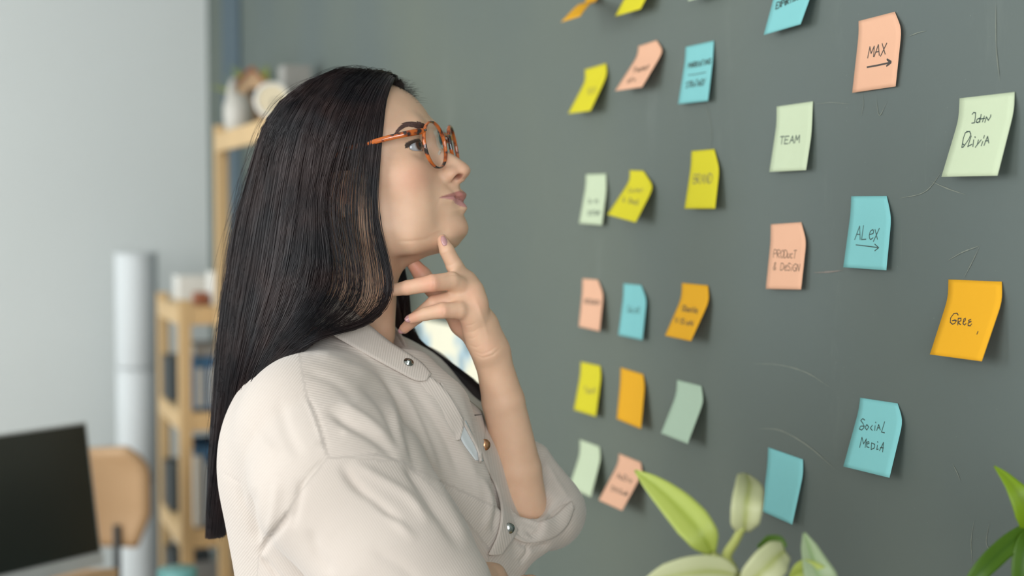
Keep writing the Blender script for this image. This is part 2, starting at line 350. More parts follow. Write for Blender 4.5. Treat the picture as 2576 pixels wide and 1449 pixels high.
note('peach', [(1465.4, 700.7), (1504, 703.6), (1518, 740), (1508, 834), (1455.8, 821.6), (1464.7, 736)], 'small peach sticky note with one written word, left of the teal blue note', [('RESEaRCH', 1471, 763, 1509, 767, 11, .0006)], I2)
note('blue', [(1568.7, 713), (1613, 717), (1627, 754), (1616, 856), (1555.4, 843), (1568, 746)], 'blue sticky note with one faint word, between the small peach and the orange notes', [('SaLeS', 1577, 785, 1610, 788, 15, .0005)])
note('orange', [(1715.5, 711.7), (1781, 718), (1784.5, 757), (1738, 858.5), (1672.7, 844.5), (1714, 751)], 'orange sticky note with two written lines hanging tilted beside the blue one', [('CReatiVe', 1715, 782, 1755, 789, 14, .0006), ('ViSioN', 1698, 811, 1745, 821, 13, .0007)], I2)
note('yellow', [(1461, 910), (1510, 920), (1512.5, 947), (1499, 1048.5), (1443.4, 1031), (1459.5, 944)], 'yellow sticky note nearest the raised forearm, with one faint word', [('TeaM', 1468, 988, 1498, 991, 14, .0006)], M_inkf)
note('orange', [(1561.4, 924.5), (1618, 941.5), (1622, 972), (1612.3, 1079), (1551.5, 1054), (1560, 966)], 'blank orange sticky note flat on the board, between yellow and mint notes')
note('mint', [(1703.4, 955.6), (1764, 970.6), (1770.5, 1009), (1729.7, 1117), (1662.7, 1090), (1701, 993)], 'blank mint sticky note leaning left, right of the blank orange note')
note('pale green', [(1458.7, 1105.6), (1508, 1123.4), (1511.5, 1153), (1486.4, 1251), (1432, 1224), (1458.7, 1142)], 'blank pale green sticky note just above the rolled sleeve at the elbow')
note('peach', [(1557, 1141), (1612, 1163), (1616.5, 1190), (1565, 1285), (1506, 1258), (1555.7, 1164.5)], 'peach sticky note touched by the tip of the long green leaf', [('AuDio', 1552, 1203, 1591, 1216, 14, .0006), ('DiViSioN', 1538, 1234, 1580, 1250, 12, .0006)], I2)
note('blue', [(1962, -95), (2064, -118), (2062, -72), (2014, 61), (1921.5, 88), (1960, -55)], 'blue sticky note at the top edge reading Expertise', [('EXPeRTiSe', 1952, 23, 2010, -2, 16, .0008)])
note('peach', [(2160, 53), (2251, 29.6), (2268.4, 72), (2253, 217.5), (2144, 233.6), (2160.6, 84)], 'peach sticky note with a short word above an arrow pointing right', [('MAX', 2183, 146, 2232, 135, 28, .0006), ('STROKES', [[(2182, 169), (2205, 165), (2242, 157)], [(2232, 149), (2242, 155), (2231, 166)], [(2233, 151), (2241, 158), (2235, 163)]], 0, 0, 0, 0, .0009)], I2)
note('pale green', [(1954, 268), (2045, 255), (2041.5, 336), (2027.7, 428), (1935.5, 432.6), (1953.5, 315)], 'pale green sticky note reading TEAM', [('TEAM', 1961, 363, 2012, 359, 19, .0006)], hs=None)
note('blue', [(2141.6, 493.7), (2230.6, 493), (2242.4, 547), (2229.6, 680), (2121.6, 672.5), (2140, 537)], 'blue sticky note with a four-letter word above a thin arrow pointing right', [('ALex', 2151, 603, 2212, 602, 35, .0005), ('STROKES', [[(2154, 616), (2180, 619), (2211, 623)], [(2201, 614), (2211, 623), (2201, 631)]], 0, 0, 0, 0, .0005)])
note('peach', [(1939, 564.4), (2015.6, 559), (2028.4, 606), (2015, 728.4), (1926.6, 726.6), (1939, 606)], 'peach sticky note reading Product and Design', [('PRODucT', 1946, 648, 2004, 650, 20, .00042), ('& DeSiGN', 1945, 679, 2013, 683, 19, .00042)], mat('faded brown ink', srgb(92, 70, 52), .5, .2, 200))
note('pale green', [(2414, 247.3), (2552.3, 231.5), (2551, 278), (2509.3, 442), (2368.4, 445), (2411.9, 299.7)], 'large pale green sticky note with two handwritten words at the right edge', [
  ('STROKES', [[(2446, 288), (2450, 283), (2455, 284), (2454, 297), (2452, 309), (2445, 310)], [(2466, 297), (2459, 300), (2456, 307), (2461, 309), (2466, 302), (2467, 297)], [(2469, 288), (2465, 308)], [(2477, 292), (2472, 307)], [(2464, 300), (2478, 298)], [(2478, 308), (2482, 294), (2487, 303), (2493, 293), (2493, 289)],
   [(2437, 331), (2429, 334), (2424, 348), (2420, 371), (2424, 370), (2438, 350), (2443, 338), (2440, 331), (2432, 331)], [(2424, 348), (2422, 362), (2427, 366)], [(2444, 342), (2435, 369), (2446, 363)], [(2450, 352), (2448, 369)], [(2453, 344), (2454, 346)], [(2462, 352), (2459, 364), (2454, 371)], [(2469, 352), (2456, 368)], [(2473, 356), (2469, 367)], [(2477, 341), (2475, 348)], [(2476, 366), (2485, 343), (2488, 360)], [(2479, 355), (2487, 354)]], 0, 0, 0, 0, .0005)])
note('orange', [(2385.9, 703), (2520, 708.5), (2521.5, 756), (2469.7, 909), (2339.3, 891.7), (2385.2, 749)], 'large orange sticky note with one short handwritten word at the right edge', [
  ('STROKES', [[(2411, 793), (2408, 788), (2400, 789), (2392, 800), (2391, 811), (2397, 816), (2403, 813), (2406, 806), (2396, 807), (2403, 805), (2407, 808)], [(2411, 801), (2410, 818)], [(2411, 801), (2418, 801), (2418, 807), (2410, 811), (2417, 817)], [(2423, 812), (2429, 806), (2429, 801), (2425, 803), (2423, 814), (2427, 818), (2431, 814)], [(2443, 804), (2437, 806), (2438, 810), (2444, 809), (2436, 813), (2436, 819), (2441, 820), (2445, 815)], [(2461, 834), (2458, 841)]], 0, 0, 0, 0, .0005)], I2)
note('blue', [(2164, 1000.5), (2258, 1014.7), (2272, 1058), (2237.5, 1202), (2121.7, 1173.6), (2161.6, 1028)], 'blue sticky note reading SOCIAL MEDIA', [
  ('STROKES', [[(2176, 1057), (2171, 1053), (2166, 1058), (2172, 1066), (2174, 1076), (2168, 1082), (2162, 1079), (2166, 1072), (2176, 1072)], [(2181, 1068), (2177, 1076), (2181, 1082), (2186, 1074), (2181, 1068)], [(2195, 1070), (2190, 1077), (2195, 1083)], [(2202, 1071), (2201, 1083)], [(2203, 1062), (2204, 1064)], [(2206, 1083), (2211, 1068), (2215, 1082)], [(2208, 1076), (2214, 1077)], [(2226, 1061), (2218, 1087), (2226, 1089)],
   [(2163, 1126), (2169, 1100), (2173, 1117), (2180, 1104), (2177, 1126)], [(2181, 1117), (2187, 1116), (2186, 1111), (2181, 1113), (2181, 1124), (2187, 1126)], [(2193, 1115), (2192, 1131), (2200, 1127), (2201, 1118), (2193, 1114)], [(2208, 1120), (2206, 1131), (2210, 1130)], [(2208, 1111), (2209, 1113)], [(2213, 1134), (2223, 1113), (2221, 1137)], [(2215, 1126), (2223, 1127)]], 0, 0, 0, 0, .0005)])
note('blue', [(1932.7, 1125.4), (2019.8, 1155.7), (2020.5, 1193), (1992.8, 1320), (1916, 1285.7), (1930.4, 1172)], 'blank blue sticky note behind the pale leaves at the bottom')

# ------------------------------------------------------------------ poster sheet low on the board behind her
def art_mat():
    m = bpy.data.materials.new('sketch print'); m.use_nodes = True; nt = m.node_tree; b = nt.nodes['Principled BSDF']; b.inputs['Roughness'].default_value = .8
    tc = nt.nodes.new('ShaderNodeTexCoord'); n = nt.nodes.new('ShaderNodeTexNoise'); n.inputs['Scale'].default_value = 7; n.inputs['Detail'].default_value = 2
    nt.links.new(tc.outputs['Object'], n.inputs[0]); r = nt.nodes.new('ShaderNodeValToRGB'); e = r.color_ramp.elements
    e[0].position = .34; e[0].color = srgb(120, 135, 135); e[1].position = .44; e[1].color = srgb(234, 230, 206)
    x = e.new(.39); x.color = srgb(160, 188, 202); nt.links.new(n.outputs['Fac'], r.inputs[0]); nt.links.new(r.outputs[0], b.inputs['Base Color']); return m
ps = [wall_pt(1030, 795, .003), wall_pt(1222, 812, .003), wall_pt(1222, 1130, .003), wall_pt(1030, 1130, .003)]
zt, zb = ps[0].z, 1.03; s0 = ps[0].dot(D); s1 = ps[1].dot(D)
po = rbox('poster', RF, (HW-.004, (s0+s1)/2, (zt+zb)/2), (.006, abs(s1-s0), zt-zb), art_mat(), bev=.001)
tag(po, 'cream and blue printed sheet on the board behind the raised forearm', 'poster')

# ------------------------------------------------------------------ shelving at the far end of the board
M_wood = mat('pale pine', srgb(204, 172, 124), .55, .13, 5, .1, 40, stretch=(1, 1, .12))
M_wood2 = mat('warm plywood', srgb(196, 160, 120), .55, .1, 5, .1, 40)
def S_of(px, h):
    d = ray(px, 724.5); t = h/N.dot(d); return (d*t).dot(D)
hf, hb = .58, .86
def shelf_unit(name, label, ss, ztop, shelves, group=None, pw=.035, hf=.58, hb=.86):
    r = empty(name, WP((hf+hb)/2, sum(ss)/len(ss), 0), label, 'shelf', group)
    for s in ss:
        for h in (hf+pw/2, hb-pw/2): rbox('post', RF, (h, s, ztop/2), (pw, pw, ztop), M_wood, r)
    a, b = min(ss)-pw/2, max(ss)+pw/2
    for z in shelves:
        rbox('shelf_board', RF, ((hf+hb)/2, (a+b)/2, z), (hb-hf-.004, b-a-.002, .018), M_wood, r)
        for h in (hf+.006, hb-.006): rbox('rail', RF, (h, (a+b)/2, z-.022), (.014, b-a-.076, .042), M_wood, r)
    return r
T0 = S_of(543, .68)-.005
shelf_unit('shelving_unit', 'tall pale pine shelving unit standing against the board behind her head', [T0, S_of(790, .68)], 1.705, [1.672, 1.17, .8, .42, .12], hf=.68)
hf, hb = .58, .86                              # low unit: its open front faces the room along the board
L1, L2 = S_of(399, hf)+.04, S_of(455, hf)+.065
lowu = shelf_unit('shelving_unit', 'low pale pine shelving unit with binders in the corner beside the white column', [L1, L2], 1.215, [1.187, .885, .55, .2], hf=hf, hb=hb)
for z in (1.165, .863, .528, .178): rbox('rail', RF, ((hf+hb)/2, L2-.010, z), (hb-hf-.072, .014, .042), M_wood, lowu)
M_wh = mat('white ceramic', srgb(226, 224, 216), .35, .02, 10)
M_wh2 = mat('white card', srgb(218, 220, 216), .7, .03, 10)
M_blue = mat('blue card', srgb(62, 108, 146), .6, .05, 10)
M_dark = mat('dark grey plastic', srgb(58, 64, 66), .6, .08, 10)
M_grey = mat('grey card', srgb(150, 148, 142), .7, .05, 10)
M_brown = mat('brown painted wood', srgb(150, 88, 58), .6, .1, 20)
M_leafd = mat('yellow green blade', srgb(150, 160, 30), .5, .12, 30)
def box_file(h, s, z, w, ht, label, cat, body, band=None, lab=None, group=None, dp=.22, name='box_file'):
    """w across the shelf (towards the board), dp along it; its spine faces the room"""
    r = empty(name, WP(h, s+dp/2, z), label, cat, group)
    rbox('body', RF, (h, s+dp/2, z+ht/2), (w, dp, ht), body, r, .003)
    if band: rbox('lid', RF, (h, s+dp/2, z+ht-.013), (w+.002, dp+.005, .026), band, r, .003)
    if lab: rbox('spine_label', RF, (h, s-.0015, z+ht*.43), (w*.60, .002, ht*.72), lab, r, .0005)
    return r
def Hpx(px, s):      # distance across the room of a pixel column in the plane s
    d = ray(px, 724.5); t = s/D.dot(d); return (d*t).dot(N)
sf = L2+.02; G1 = 'blue box files in the upper bay of the low shelving'
for k, lb in enumerate(('thin blue box file with white spine label, leftmost of the upper bay', 'second thin blue box file from the left in the upper bay', 'third thin blue box file in the upper bay, beside the tall post', 'fourth thin blue box file in the upper bay, behind the tall post', 'fifth thin blue box file in the upper bay, behind her hair')):
    box_file(hf+.062+.036*k, sf, .895, .033, .155, lb, 'box file', M_blue, M_blue, M_wh2, G1, .2)
box_file(hf+.115, sf, 1.0515, .13, .028, 'grey flat carton lying on top of the blue box files', 'box', M_grey, dp=.2, name='carton')
for hh, w, b, lb in ((.056, .024, M_wh2, 'narrow white box file with blue lid in the lower bay, beside the front post'), (.088, .030, M_blue, 'blue box file with white label in the lower bay'), (.134, .056, M_wh2, 'wide white box file with blue lid in the lower bay, beside her hair'), (.19, .045, M_blue, 'blue box file in the lower bay, hidden partly by the tall post')):
    box_file(hf+hh, sf, .56, w, .232, lb, 'box file', b, M_blue, M_wh2, 'box files in the lower bay of the low shelving', .2)
for hh, so, z, w, ht, mm, lb, nm, dp in ((.07, .26, .895, .12, .13, M_dark, 'dark grey storage box at the back of the middle shelf near the column', 'storage_box', .16), (.07, .26, .56, .12, .14, M_dark, 'dark grey storage box at the back of the lower bay near the column', 'storage_box', .16), (.10, .26, 1.197, .12, .075, M_wh, 'small white carton on top of the low shelving, beside the column', 'white_box', .12),
                                 (.14, .03, .21, .2, .2, M_grey, 'grey storage carton on the bottom shelf behind her hair', 'storage_box', .2), (.07, .26, .21, .12, .22, M_dark, 'dark storage box on the bottom shelf near the column', 'storage_box', .16), (.13, .02, 1.197, .06, .095, M_wh, 'tall white carton on top of the low shelving, beside her hair', 'white_box', .1), (.075, .03, 1.197, .035, .035, M_brown, 'brown wooden trinket box between the two white cartons', 'trinket_box', .08)):
    box_file(hf+hh, L2+so, z, w, ht, lb, 'box', mm, dp=dp, name=nm)
# things on the top shelf
zt = 1.6815
def at_px(px, h): s = S_of(px, h); return WP(h, s, 0)
q = at_px(604, .735)
r = empty('ceramic_jug', (q.x, q.y, zt), 'white ceramic jug with a tall spout on the top shelf', 'jug')
M_jug = mat('grey white ceramic', srgb(192, 188, 178), .4, .02, 10)
lathe('body', [(0, 0), (.030, 0), (.037, .012), (.041, .045), (.040, .075), (.030, .098), (.016, .108), (0, .110)], Vector((q.x, q.y, zt)), M_jug, r)
tube('spout', [Vector((q.x-.016, q.y, zt+.085)), Vector((q.x-.017, q.y, zt+.12)), Vector((q.x-.012, q.y, zt+.150))], [.019, .013, .006], M_jug, r, 12, 8)
q = at_px(641, .79)
zt += .002
r = empty('birdhouse', (q.x, q.y, zt), 'brown roofed wooden birdhouse with a round dark hole on the top shelf', 'birdhouse')
bh = (Vector((q.x, q.y, zt)), Vector((1, .1, 0)).normalized(), Vector((-.1, 1, 0)).normalized(), ZV)
bm = bmesh.new(); pr = [(-.045, 0), (.045, 0), (.045, .13), (0, .175), (-.045, .13)]
a = [bm.verts.new(bh[0]+bh[1]*x+bh[2]*-.035+ZV*z) for x, z in pr]; b = [bm.verts.new(bh[0]+bh[1]*x+bh[2]*.035+ZV*z) for x, z in pr]
bm.faces.new(a); bm.faces.new(b[::-1])
for i in range(5): bm.faces.new((a[i], b[i], b[(i+1) % 5], a[(i+1) % 5]))
bmobj('body', bm, M_wood2, r)
for sx in (-1, 1):
    X2 = (bh[1]*.72*sx-ZV*.69).normalized(); Z2 = (ZV*.72+bh[1]*.69*sx).normalized()
    rbox('roof', (bh[0]+ZV*.178, X2, bh[2], Z2), (.034, 0, .003), (.078, .09, .008), M_brown, r, .002)
lathe('hole', [(0, .001), (.013, .001), (.013, -.001)], bh[0]+ZV*.112-bh[2]*.036, mat('hole black', srgb(25, 20, 16), .9), r, 20, -bh[2])
q = at_px(690, .74); 
r = empty('desk_clock', (q.x, q.y, zt), 'round white desk clock with a cream face on the top shelf', 'clock')
fa = Vector((.15, -1, .05)).normalized(); cc = Vector((q.x, q.y, zt+.0545))
lathe('case', [(0, -.02), (.040, -.02), (.046, -.012), (.046, .012), (.041, .018), (.036, .014)], cc, M_wh, r, 40, fa)
lathe('face', [(.037, .0145), (0, .0145)], cc, mat('cream dial', srgb(232, 218, 186), .6), r, 40, fa)
for a_, l_ in ((.6, .018), (2.4, .027)):
    X2 = fa.orthogonal().normalized(); Y2 = fa.cross(X2); dd = X2*math.cos(a_)+Y2*math.sin(a_)
    tube('hand', [cc+fa*.0165, cc+fa*.0165+dd*l_], .0012, M_dark, r, 6)
for sx in (-1, 1): tube('foot', [cc+Vector((.022*sx, 0, -.036)), cc+Vector((.027*sx, 0, -.0525))], .005, M_wood2, r, 8)
q = at_px(745, .815)
tag(rbox('storage_box', (Vector((q.x, q.y, zt)), N, D, ZV), (0, 0, .075), (.07, .075, .15), M_grey), 'pale grey box on the top shelf just behind the top of her head', 'box')
q = at_px(652, .838)
r = empty('potted_grass', (q.x, q.y, zt), 'yellow green spiky grass plant at the back of the top shelf', 'plant')
lathe('pot', [(0, 0), (.020, 0), (.024, .08), (.022, .08), (.020, .07), (0, .07)], Vector((q.x, q.y, zt)), M_wh, r)
for i in range(46):
    a_ = random.uniform(0, 2*math.pi); l_ = random.uniform(.10, .19); sp = random.uniform(.02, .12)
    b0 = Vector((q.x+.02*math.cos(a_), q.y+.02*math.sin(a_), zt+.068)); e = b0+Vector((math.cos(a_)*sp, math.sin(a_)*sp*.5-.01*0, l_*.8))
    if e.dot(N) > .865: e -= N*(e.dot(N)-.865)
    tube('blade', [b0, b0.lerp(e, .5)+ZV*.02, e], [.0035, .005, .0008], M_leafd, r, 4, 7, flat=.25)
# ------------------------------------------------------------------ white column, desk, monitor, chairs
q = P(345, 900, 4.88); q.z = 0
M_col = mat('white enamelled duct', srgb(216, 220, 220), .7, .02, 3)
r = empty('duct_column', q, 'tall white segmented duct column standing in front of the white wall', 'column')
zr = [0, .546, .93, 1.327]
for i in range(3):
    z0, z1 = zr[i], zr[i+1]; lathe('duct_section', [(.0, z0), (.066, z0+.002), (.0705, z0+.012), (.0705, z1-.012), (.067, z1-.004), (0, z1-.003)], q, M_col, r, 48)
    lathe('collar', [(.0705, z1-.012), (.073, z1-.010), (.073, z1-.001), (.069, z1)], q, M_col, r, 48)
dx = Vector((.57, .82, 0)).normalized(); dn = Vector((dx.y, -dx.x, 0))       # desk monitor
TR = P(222, 1062, 2.93); BR = P(253, 1390, 2.90); up = (TR-BR); H_ = up.length; up.normalize(); up = (up-dx*up.dot(dx)).normalized(); nn = dx.cross(up).normalized()
if nn.y > 0: nn = -nn
M_scr = mat('black screen glass', srgb(26, 30, 26), .32, .05, 2)
M_alu = mat('silver plastic', srgb(176, 178, 176), .4, .02, 3)
r = empty('monitor', (BR-dx*.26+Vector((0, 0, -.03)))-nn*.06, 'black screened desktop monitor with silver bezel at the lower left', 'monitor')
MF = (BR, dx, nn, up)
rbox('screen', MF, (-.24, .001, H_/2), (.474, .004, H_-.006), M_scr, r, .001)
rbox('bezel', MF, (-.24, -.007, H_/2), (.486, .014, H_+.004), M_alu, r, .003)
rbox('chin', MF, (-.24, -.005, -.012), (.486, .018, .026), M_alu, r, .003)
rbox('back_shell', MF, (-.24, -.025, H_/2), (.36, .03, H_*.7), M_alu, r, .01)
zd = .715
SB = BR-dx*.24-nn*.05
rbox('stand_neck', (SB, dx, nn, ZV), (0, -.0, (zd-SB.z)/2+.06), (.06, .012, (SB.z-zd)+.12), M_alu, r, .003)
rbox('stand_foot', (Vector((SB.x, SB.y, zd)), dx, nn, ZV), (0, .02, .006), (.2, .16, .010), M_alu, r, .004)
dc = Vector((SB.x, SB.y, 0))
r = empty('desk', dc, 'light wooden desk under the monitor at the lower left', 'desk')
DF = (dc-dx*.34, dx, nn, ZV)
rbox('desktop', DF, (.0, -.17, zd-.0125), (1.2, .5, .025), M_wood2, r, .004)
for sx in (-.55, .55):
    for sy in (-.38, .04): rbox('leg', DF, (sx, sy, (zd-.025)/2), (.045, .045, zd-.025), M_wood, r)
def chair(name, label, px, Y, ztop, w, m, lm, rz=0, seatz=.45):
    c = P(px, 1200, Y); c.z = 0; r = empty(name, c, label, 'chair')
    X2 = Vector((math.cos(rz), math.sin(rz), 0)); Y2 = Vector((-math.sin(rz), math.cos(rz), 0)); F = (c, X2, Y2, ZV)
    # rounded back shell
    V = []; Fc = []; nx, nz = 17, 13; zb = seatz+.12
    for k in range(nz):
        for i in range(nx):
            u = i/(nx-1)*2-1; t = k/(nz-1); z = zb+(ztop-zb)*t
            hw = w/2*(1-max(0, (t-.72)/.28)**2.2*.28)*(.82+.18*min(1, t*3)); y = .05*u*u+.03*t
            V.append(c+X2*(u*hw)+Y2*(-y+.0)+ZV*z)
    for k in range(nz-1):
        for i in range(nx-1): a = k*nx+i; Fc.append((a, a+1, a+nx+1, a+nx))
    o = link('backrest', V, Fc, m, r); md = o.modifiers.new('solid', 'SOLIDIFY'); md.thickness = .018
    rbox('seat', F, (0, -.23, seatz), (w, .40, .03), m, r, .012)
    for sx in (-1, 1):
        for sy in (-.39, -.07): tube('leg', [c+X2*(sx*w*.38)+Y2*sy+ZV*(seatz-.01), c+X2*(sx*w*.46)+Y2*(sy*1.04)], [.014, .010], lm, r, 10)
        tube('back_support', [c+X2*(sx*w*.3)+Y2*-.06+ZV*(seatz), c+X2*(sx*w*.3)+Y2*-.03+ZV*(zb+.06)], .010, lm, r, 8)
    return r
chair('plywood_chair', 'tan plywood chair with a rounded back behind the monitor', 172, 3.75, .835, .41, M_wood2, M_dark, .25)
c = P(443, 1200, 2.8); c.z = 0
r = empty('stool', c, 'small round wooden stool carrying the teal tin, bottom left', 'stool')
lathe('seat', [(0, .535), (.088, .535), (.092, .54), (.092, .555), (.088, .56), (0, .56)], c, M_wood2, r)
for k in range(3):
    a = k*2.094+.4; tube('leg', [c+Vector((.06*math.cos(a), .06*math.sin(a), .54)), c+Vector((.085*math.cos(a), .085*math.sin(a), 0))], [.011, .009], M_wood, r, 10)
r = empty('tin', c+ZV*.56, 'teal metal tin whose rim just shows at the bottom left edge', 'tin')
M_teal = mat('teal enamel', srgb(118, 178, 176), .4, .03, 5)
lathe('body', [(0, .56), (.036, .56), (.038, .565), (.038, .735), (.036, .738), (0, .738)], c, M_teal, r)
lathe('lid', [(.0385, .722), (.0392, .724), (.0392, .747), (.037, .751), (0, .751)], c, M_teal, r)
# ------------------------------------------------------------------ plants in front of the board
r = empty('console_table', WP(.66, .78, 0), 'narrow pale wooden console table against the board under the plants', 'table')
tabz = .74
rbox('tabletop', RF, (.66, .80, tabz-.0125), (.34, 1.0, .025), M_wood, r)
for sh in (.52, .80):
    for s_ in (.34, 1.26): rbox('leg', RF, (sh, s_, (tabz-.025)/2), (.04, .04, tabz-.025), M_wood, r)
def leafmat(name, c1, c2, rough=.45):
    m = bpy.data.materials.new(name); m.use_nodes = True; nt = m.node_tree; b = nt.nodes['Principled BSDF']; out = nt.nodes['Material Output']
    at = nt.nodes.new('ShaderNodeUVMap'); sp = nt.nodes.new('ShaderNodeSeparateXYZ'); nt.links.new(at.outputs[0], sp.inputs[0])
    a = nt.nodes.new('ShaderNodeMath'); a.operation = 'SUBTRACT'; a.inputs[1].default_value = .5; nt.links.new(sp.outputs[0], a.inputs[0])
    ab = nt.nodes.new('ShaderNodeMath'); ab.operation = 'ABSOLUTE'; nt.links.new(a.outputs[0], ab.inputs[0])
    n = nt.nodes.new('ShaderNodeTexNoise'); n.inputs['Scale'].default_value = 3; mp = nt.nodes.new('ShaderNodeMapping'); mp.inputs['Scale'].default_value = (14, 1, 1); nt.links.new(at.outputs[0], mp.inputs[0]); nt.links.new(mp.outputs[0], n.inputs[0])
    ad = nt.nodes.new('ShaderNodeMath'); ad.operation = 'MULTIPLY_ADD'; ad.inputs[1].default_value = .35; nt.links.new(n.outputs['Fac'], ad.inputs[0]); nt.links.new(ab.outputs[0], ad.inputs[2])
    rp = nt.nodes.new('ShaderNodeValToRGB'); rp.color_ramp.elements[0].position = .16; rp.color_ramp.elements[0].color = c2; rp.color_ramp.elements[1].position = .34; rp.color_ramp.elements[1].color = c1
    nt.links.new(ad.outputs[0], rp.inputs[0]); nt.links.new(rp.outputs[0], b.inputs['Base Color']); b.inputs['Roughness'].default_value = rough
    tr = nt.nodes.new('ShaderNodeBsdfTranslucent'); nt.links.new(rp.outputs[0], tr.inputs[0]); mx = nt.nodes.new('ShaderNodeMixShader'); mx.inputs[0].default_value = .35
    nt.links.new(b.outputs[0], mx.inputs[1]); nt.links.new(tr.outputs[0], mx.inputs[2]); nt.links.new(mx.outputs[0], out.inputs[0]); return m
M_pale = leafmat('pale variegated leaf', srgb(200, 204, 160), srgb(172, 180, 104))
M_lime = leafmat('lime leaf', srgb(178, 192, 92), srgb(152, 168, 60))
M_green = leafmat('bright green leaf', srgb(128, 160, 22), srgb(118, 146, 26))
M_deep = leafmat('deep green leaf', srgb(78, 116, 20), srgb(66, 104, 16))
M_sage = leafmat('sage leaf', srgb(172, 190, 150), srgb(140, 170, 110))
M_stem = mat('olive stem', srgb(150, 156, 84), .5, .1, 40)
def leaf(parent, mid, wid, m, fold=.25, n=22, nrm=None, label=None):
    """mid = list of (px,py,Y) from base to tip, wid = half widths in metres along it"""
    c = catmull([P(*q) for q in mid], n); ww = np.interp(np.linspace(0, 1, n), np.linspace(0, 1, len(wid)), wid)
    k = 9; V = []; Fc = []; UV = []
    for i in range(n):
        t = Vector(c[min(i+1, n-1)]-c[max(i-1, 0)]).normalized(); nv = Vector(nrm) if nrm else Vector((0, -1, .15)); nv = (nv-t*nv.dot(t)).normalized(); s = t.cross(nv)
        for j in range(k):
            u = j/(k-1)*2-1; V.append(Vector(c[i])+s*(u*ww[i])-nv*(-abs(u)*fold*ww[i]+u*u*fold*.35*ww[i])); UV.append((j/(k-1), i/(n-1)))
    for i in range(n-1):
        for j in range(k-1): a = i*k+j; Fc.append((a, a+1, a+k+1, a+k))
    o = link('leaf', V, Fc, m, parent); uv = o.data.uv_layers.new(name='UVMap')
    for l in o.data.loops: uv.data[l.index].uv = UV[l.vertex_index]
    md = o.modifiers.new('solid', 'SOLIDIFY'); md.thickness = .0007
    if label: o['label'] = label
    return o
J = P(1838, 1425, 1.06)
base = Vector((J.x+.03, J.y+.02, tabz))
r1 = empty('potted_plant', base, 'pale variegated potted plant in front of the board, at bottom centre', 'plant')
lathe('pot', [(0, 0), (.050, 0), (.068, .11), (.062, .11), (.058, .095), (0, .095)], base, M_wh, r1)
lathe('soil', [(.0, .097), (.058, .097)], base, mat('soil', srgb(60, 45, 35), .95, .3, 60), r1)
tube('stem', [base+ZV*.09, base+Vector((.012, 0, .25)), P(1868, 1500, 1.065), J, P(1826, 1408, 1.06)], [.006, .0055, .005, .0045, .004], M_stem, r1, 10, 30)
tube('stem', [J, P(1828, 1400, 1.06), P(1850, 1360, 1.055), P(1868, 1325, 1.05)], [.004, .004, .0035, .003], M_stem, r1, 8, 14)
tube('stem', [P(1838, 1428, 1.06), P(1812, 1408, 1.06), P(1790, 1392, 1.06)], [.0035, .003, .0025], M_stem, r1, 8, 10)
leaf(r1, [(1792, 1394, 1.06), (1765, 1345, 1.055), (1710, 1280, 1.07), (1650, 1225, 1.09), (1597, 1183, 1.11)], [.003, .0115, .0135, .0122, .0095, .006, .0008], M_lime, .3, label='long lime leaf pointing up left')
leaf(r1, [(1872, 1338, 1.052), (1874, 1310, 1.045), (1879, 1265, 1.045), (1884, 1225, 1.06), (1878, 1192, 1.09)], [.004, .0105, .0115, .0115, .011, .009, .002], M_pale, .3, label='upright pale cream leaf')
leaf(r1, [(1855, 1448, 1.05), (1800, 1438, 1.045), (1730, 1442, 1.04), (1660, 1458, 1.04), (1590, 1490, 1.05)], [.004, .011, .0125, .012, .010, .005, .0008], M_pale, .2, label='broad pale leaf cut by the bottom edge')
r1b = r1
leaf(r1b, [(1975, 1385, 1.05), (1950, 1405, 1.04), (1915, 1440, 1.035), (1870, 1490, 1.04)], [.007, .0125, .0135, .012, .006], M_pale, .25)
leaf(r1b, [(1972, 1384, 1.07), (1950, 1370, 1.075), (1905, 1376, 1.08)], [.004, .0075, .007, .001], M_deep, .3, label='small deep green leaf')
tube('stem', [P(1868, 1500, 1.065), P(1930, 1440, 1.06), P(1968, 1388, 1.055)], [.004, .003, .002], M_stem, r1, 8, 14)
leaf(r1b, [(2075, 1490, 1.06), (2058, 1440, 1.06), (2038, 1385, 1.07), (2023, 1340, 1.08)], [.012, .0125, .009, .006, .001], M_sage, .3, label='pointed sage green leaf')
leaf(r1b, [(2090, 1500, 1.06), (2060, 1455, 1.06), (2020, 1437, 1.065), (1985, 1452, 1.07)], [.009, .010, .009, .001], M_lime, .3)
tube('stem', [base+Vector((.012, 0, .25)), P(2000, 1560, 1.065), P(2080, 1492, 1.06)], [.005, .004, .003], M_stem, r1, 8, 14)
b2 = P(2640, 1500, 1.14); b2.z = tabz
r2 = empty('potted_plant', b2, 'bright green long leaved potted plant at the bottom right corner', 'plant')
lathe('pot', [(0, 0), (.038, 0), (.050, .10), (.046, .10), (.044, .09), (0, .09)], b2, M_wh, r2)
tube('stem', [b2+ZV*.08, P(2632, 1600, 1.15), P(2625, 1430, 1.15), P(2610, 1330, 1.16)], [.005, .0045, .004, .003], M_stem, r2, 8, 20)
leaf(r2, [(2608, 1345, 1.16), (2592, 1290, 1.15), (2562, 1240, 1.15), (2530, 1200, 1.16), (2501, 1172, 1.17)], [.005, .0125, .013, .0095, .006, .0035, .0006], M_green, .12, label='bright green leaf with a curved tip')
leaf(r2, [(2610, 1325, 1.16), (2570, 1345, 1.15), (2520, 1385, 1.14), (2465, 1440, 1.13), (2420, 1500, 1.13)], [.004, .007, .0085, .0085, .007, .003], M_deep, .15, label='narrow deep green leaf')
leaf(r2, [(2600, 1330, 1.16), (2580, 1370, 1.145), (2570, 1430, 1.14), (2568, 1500, 1.14)], [.004, .008, .009, .008, .005], M_deep, .15)
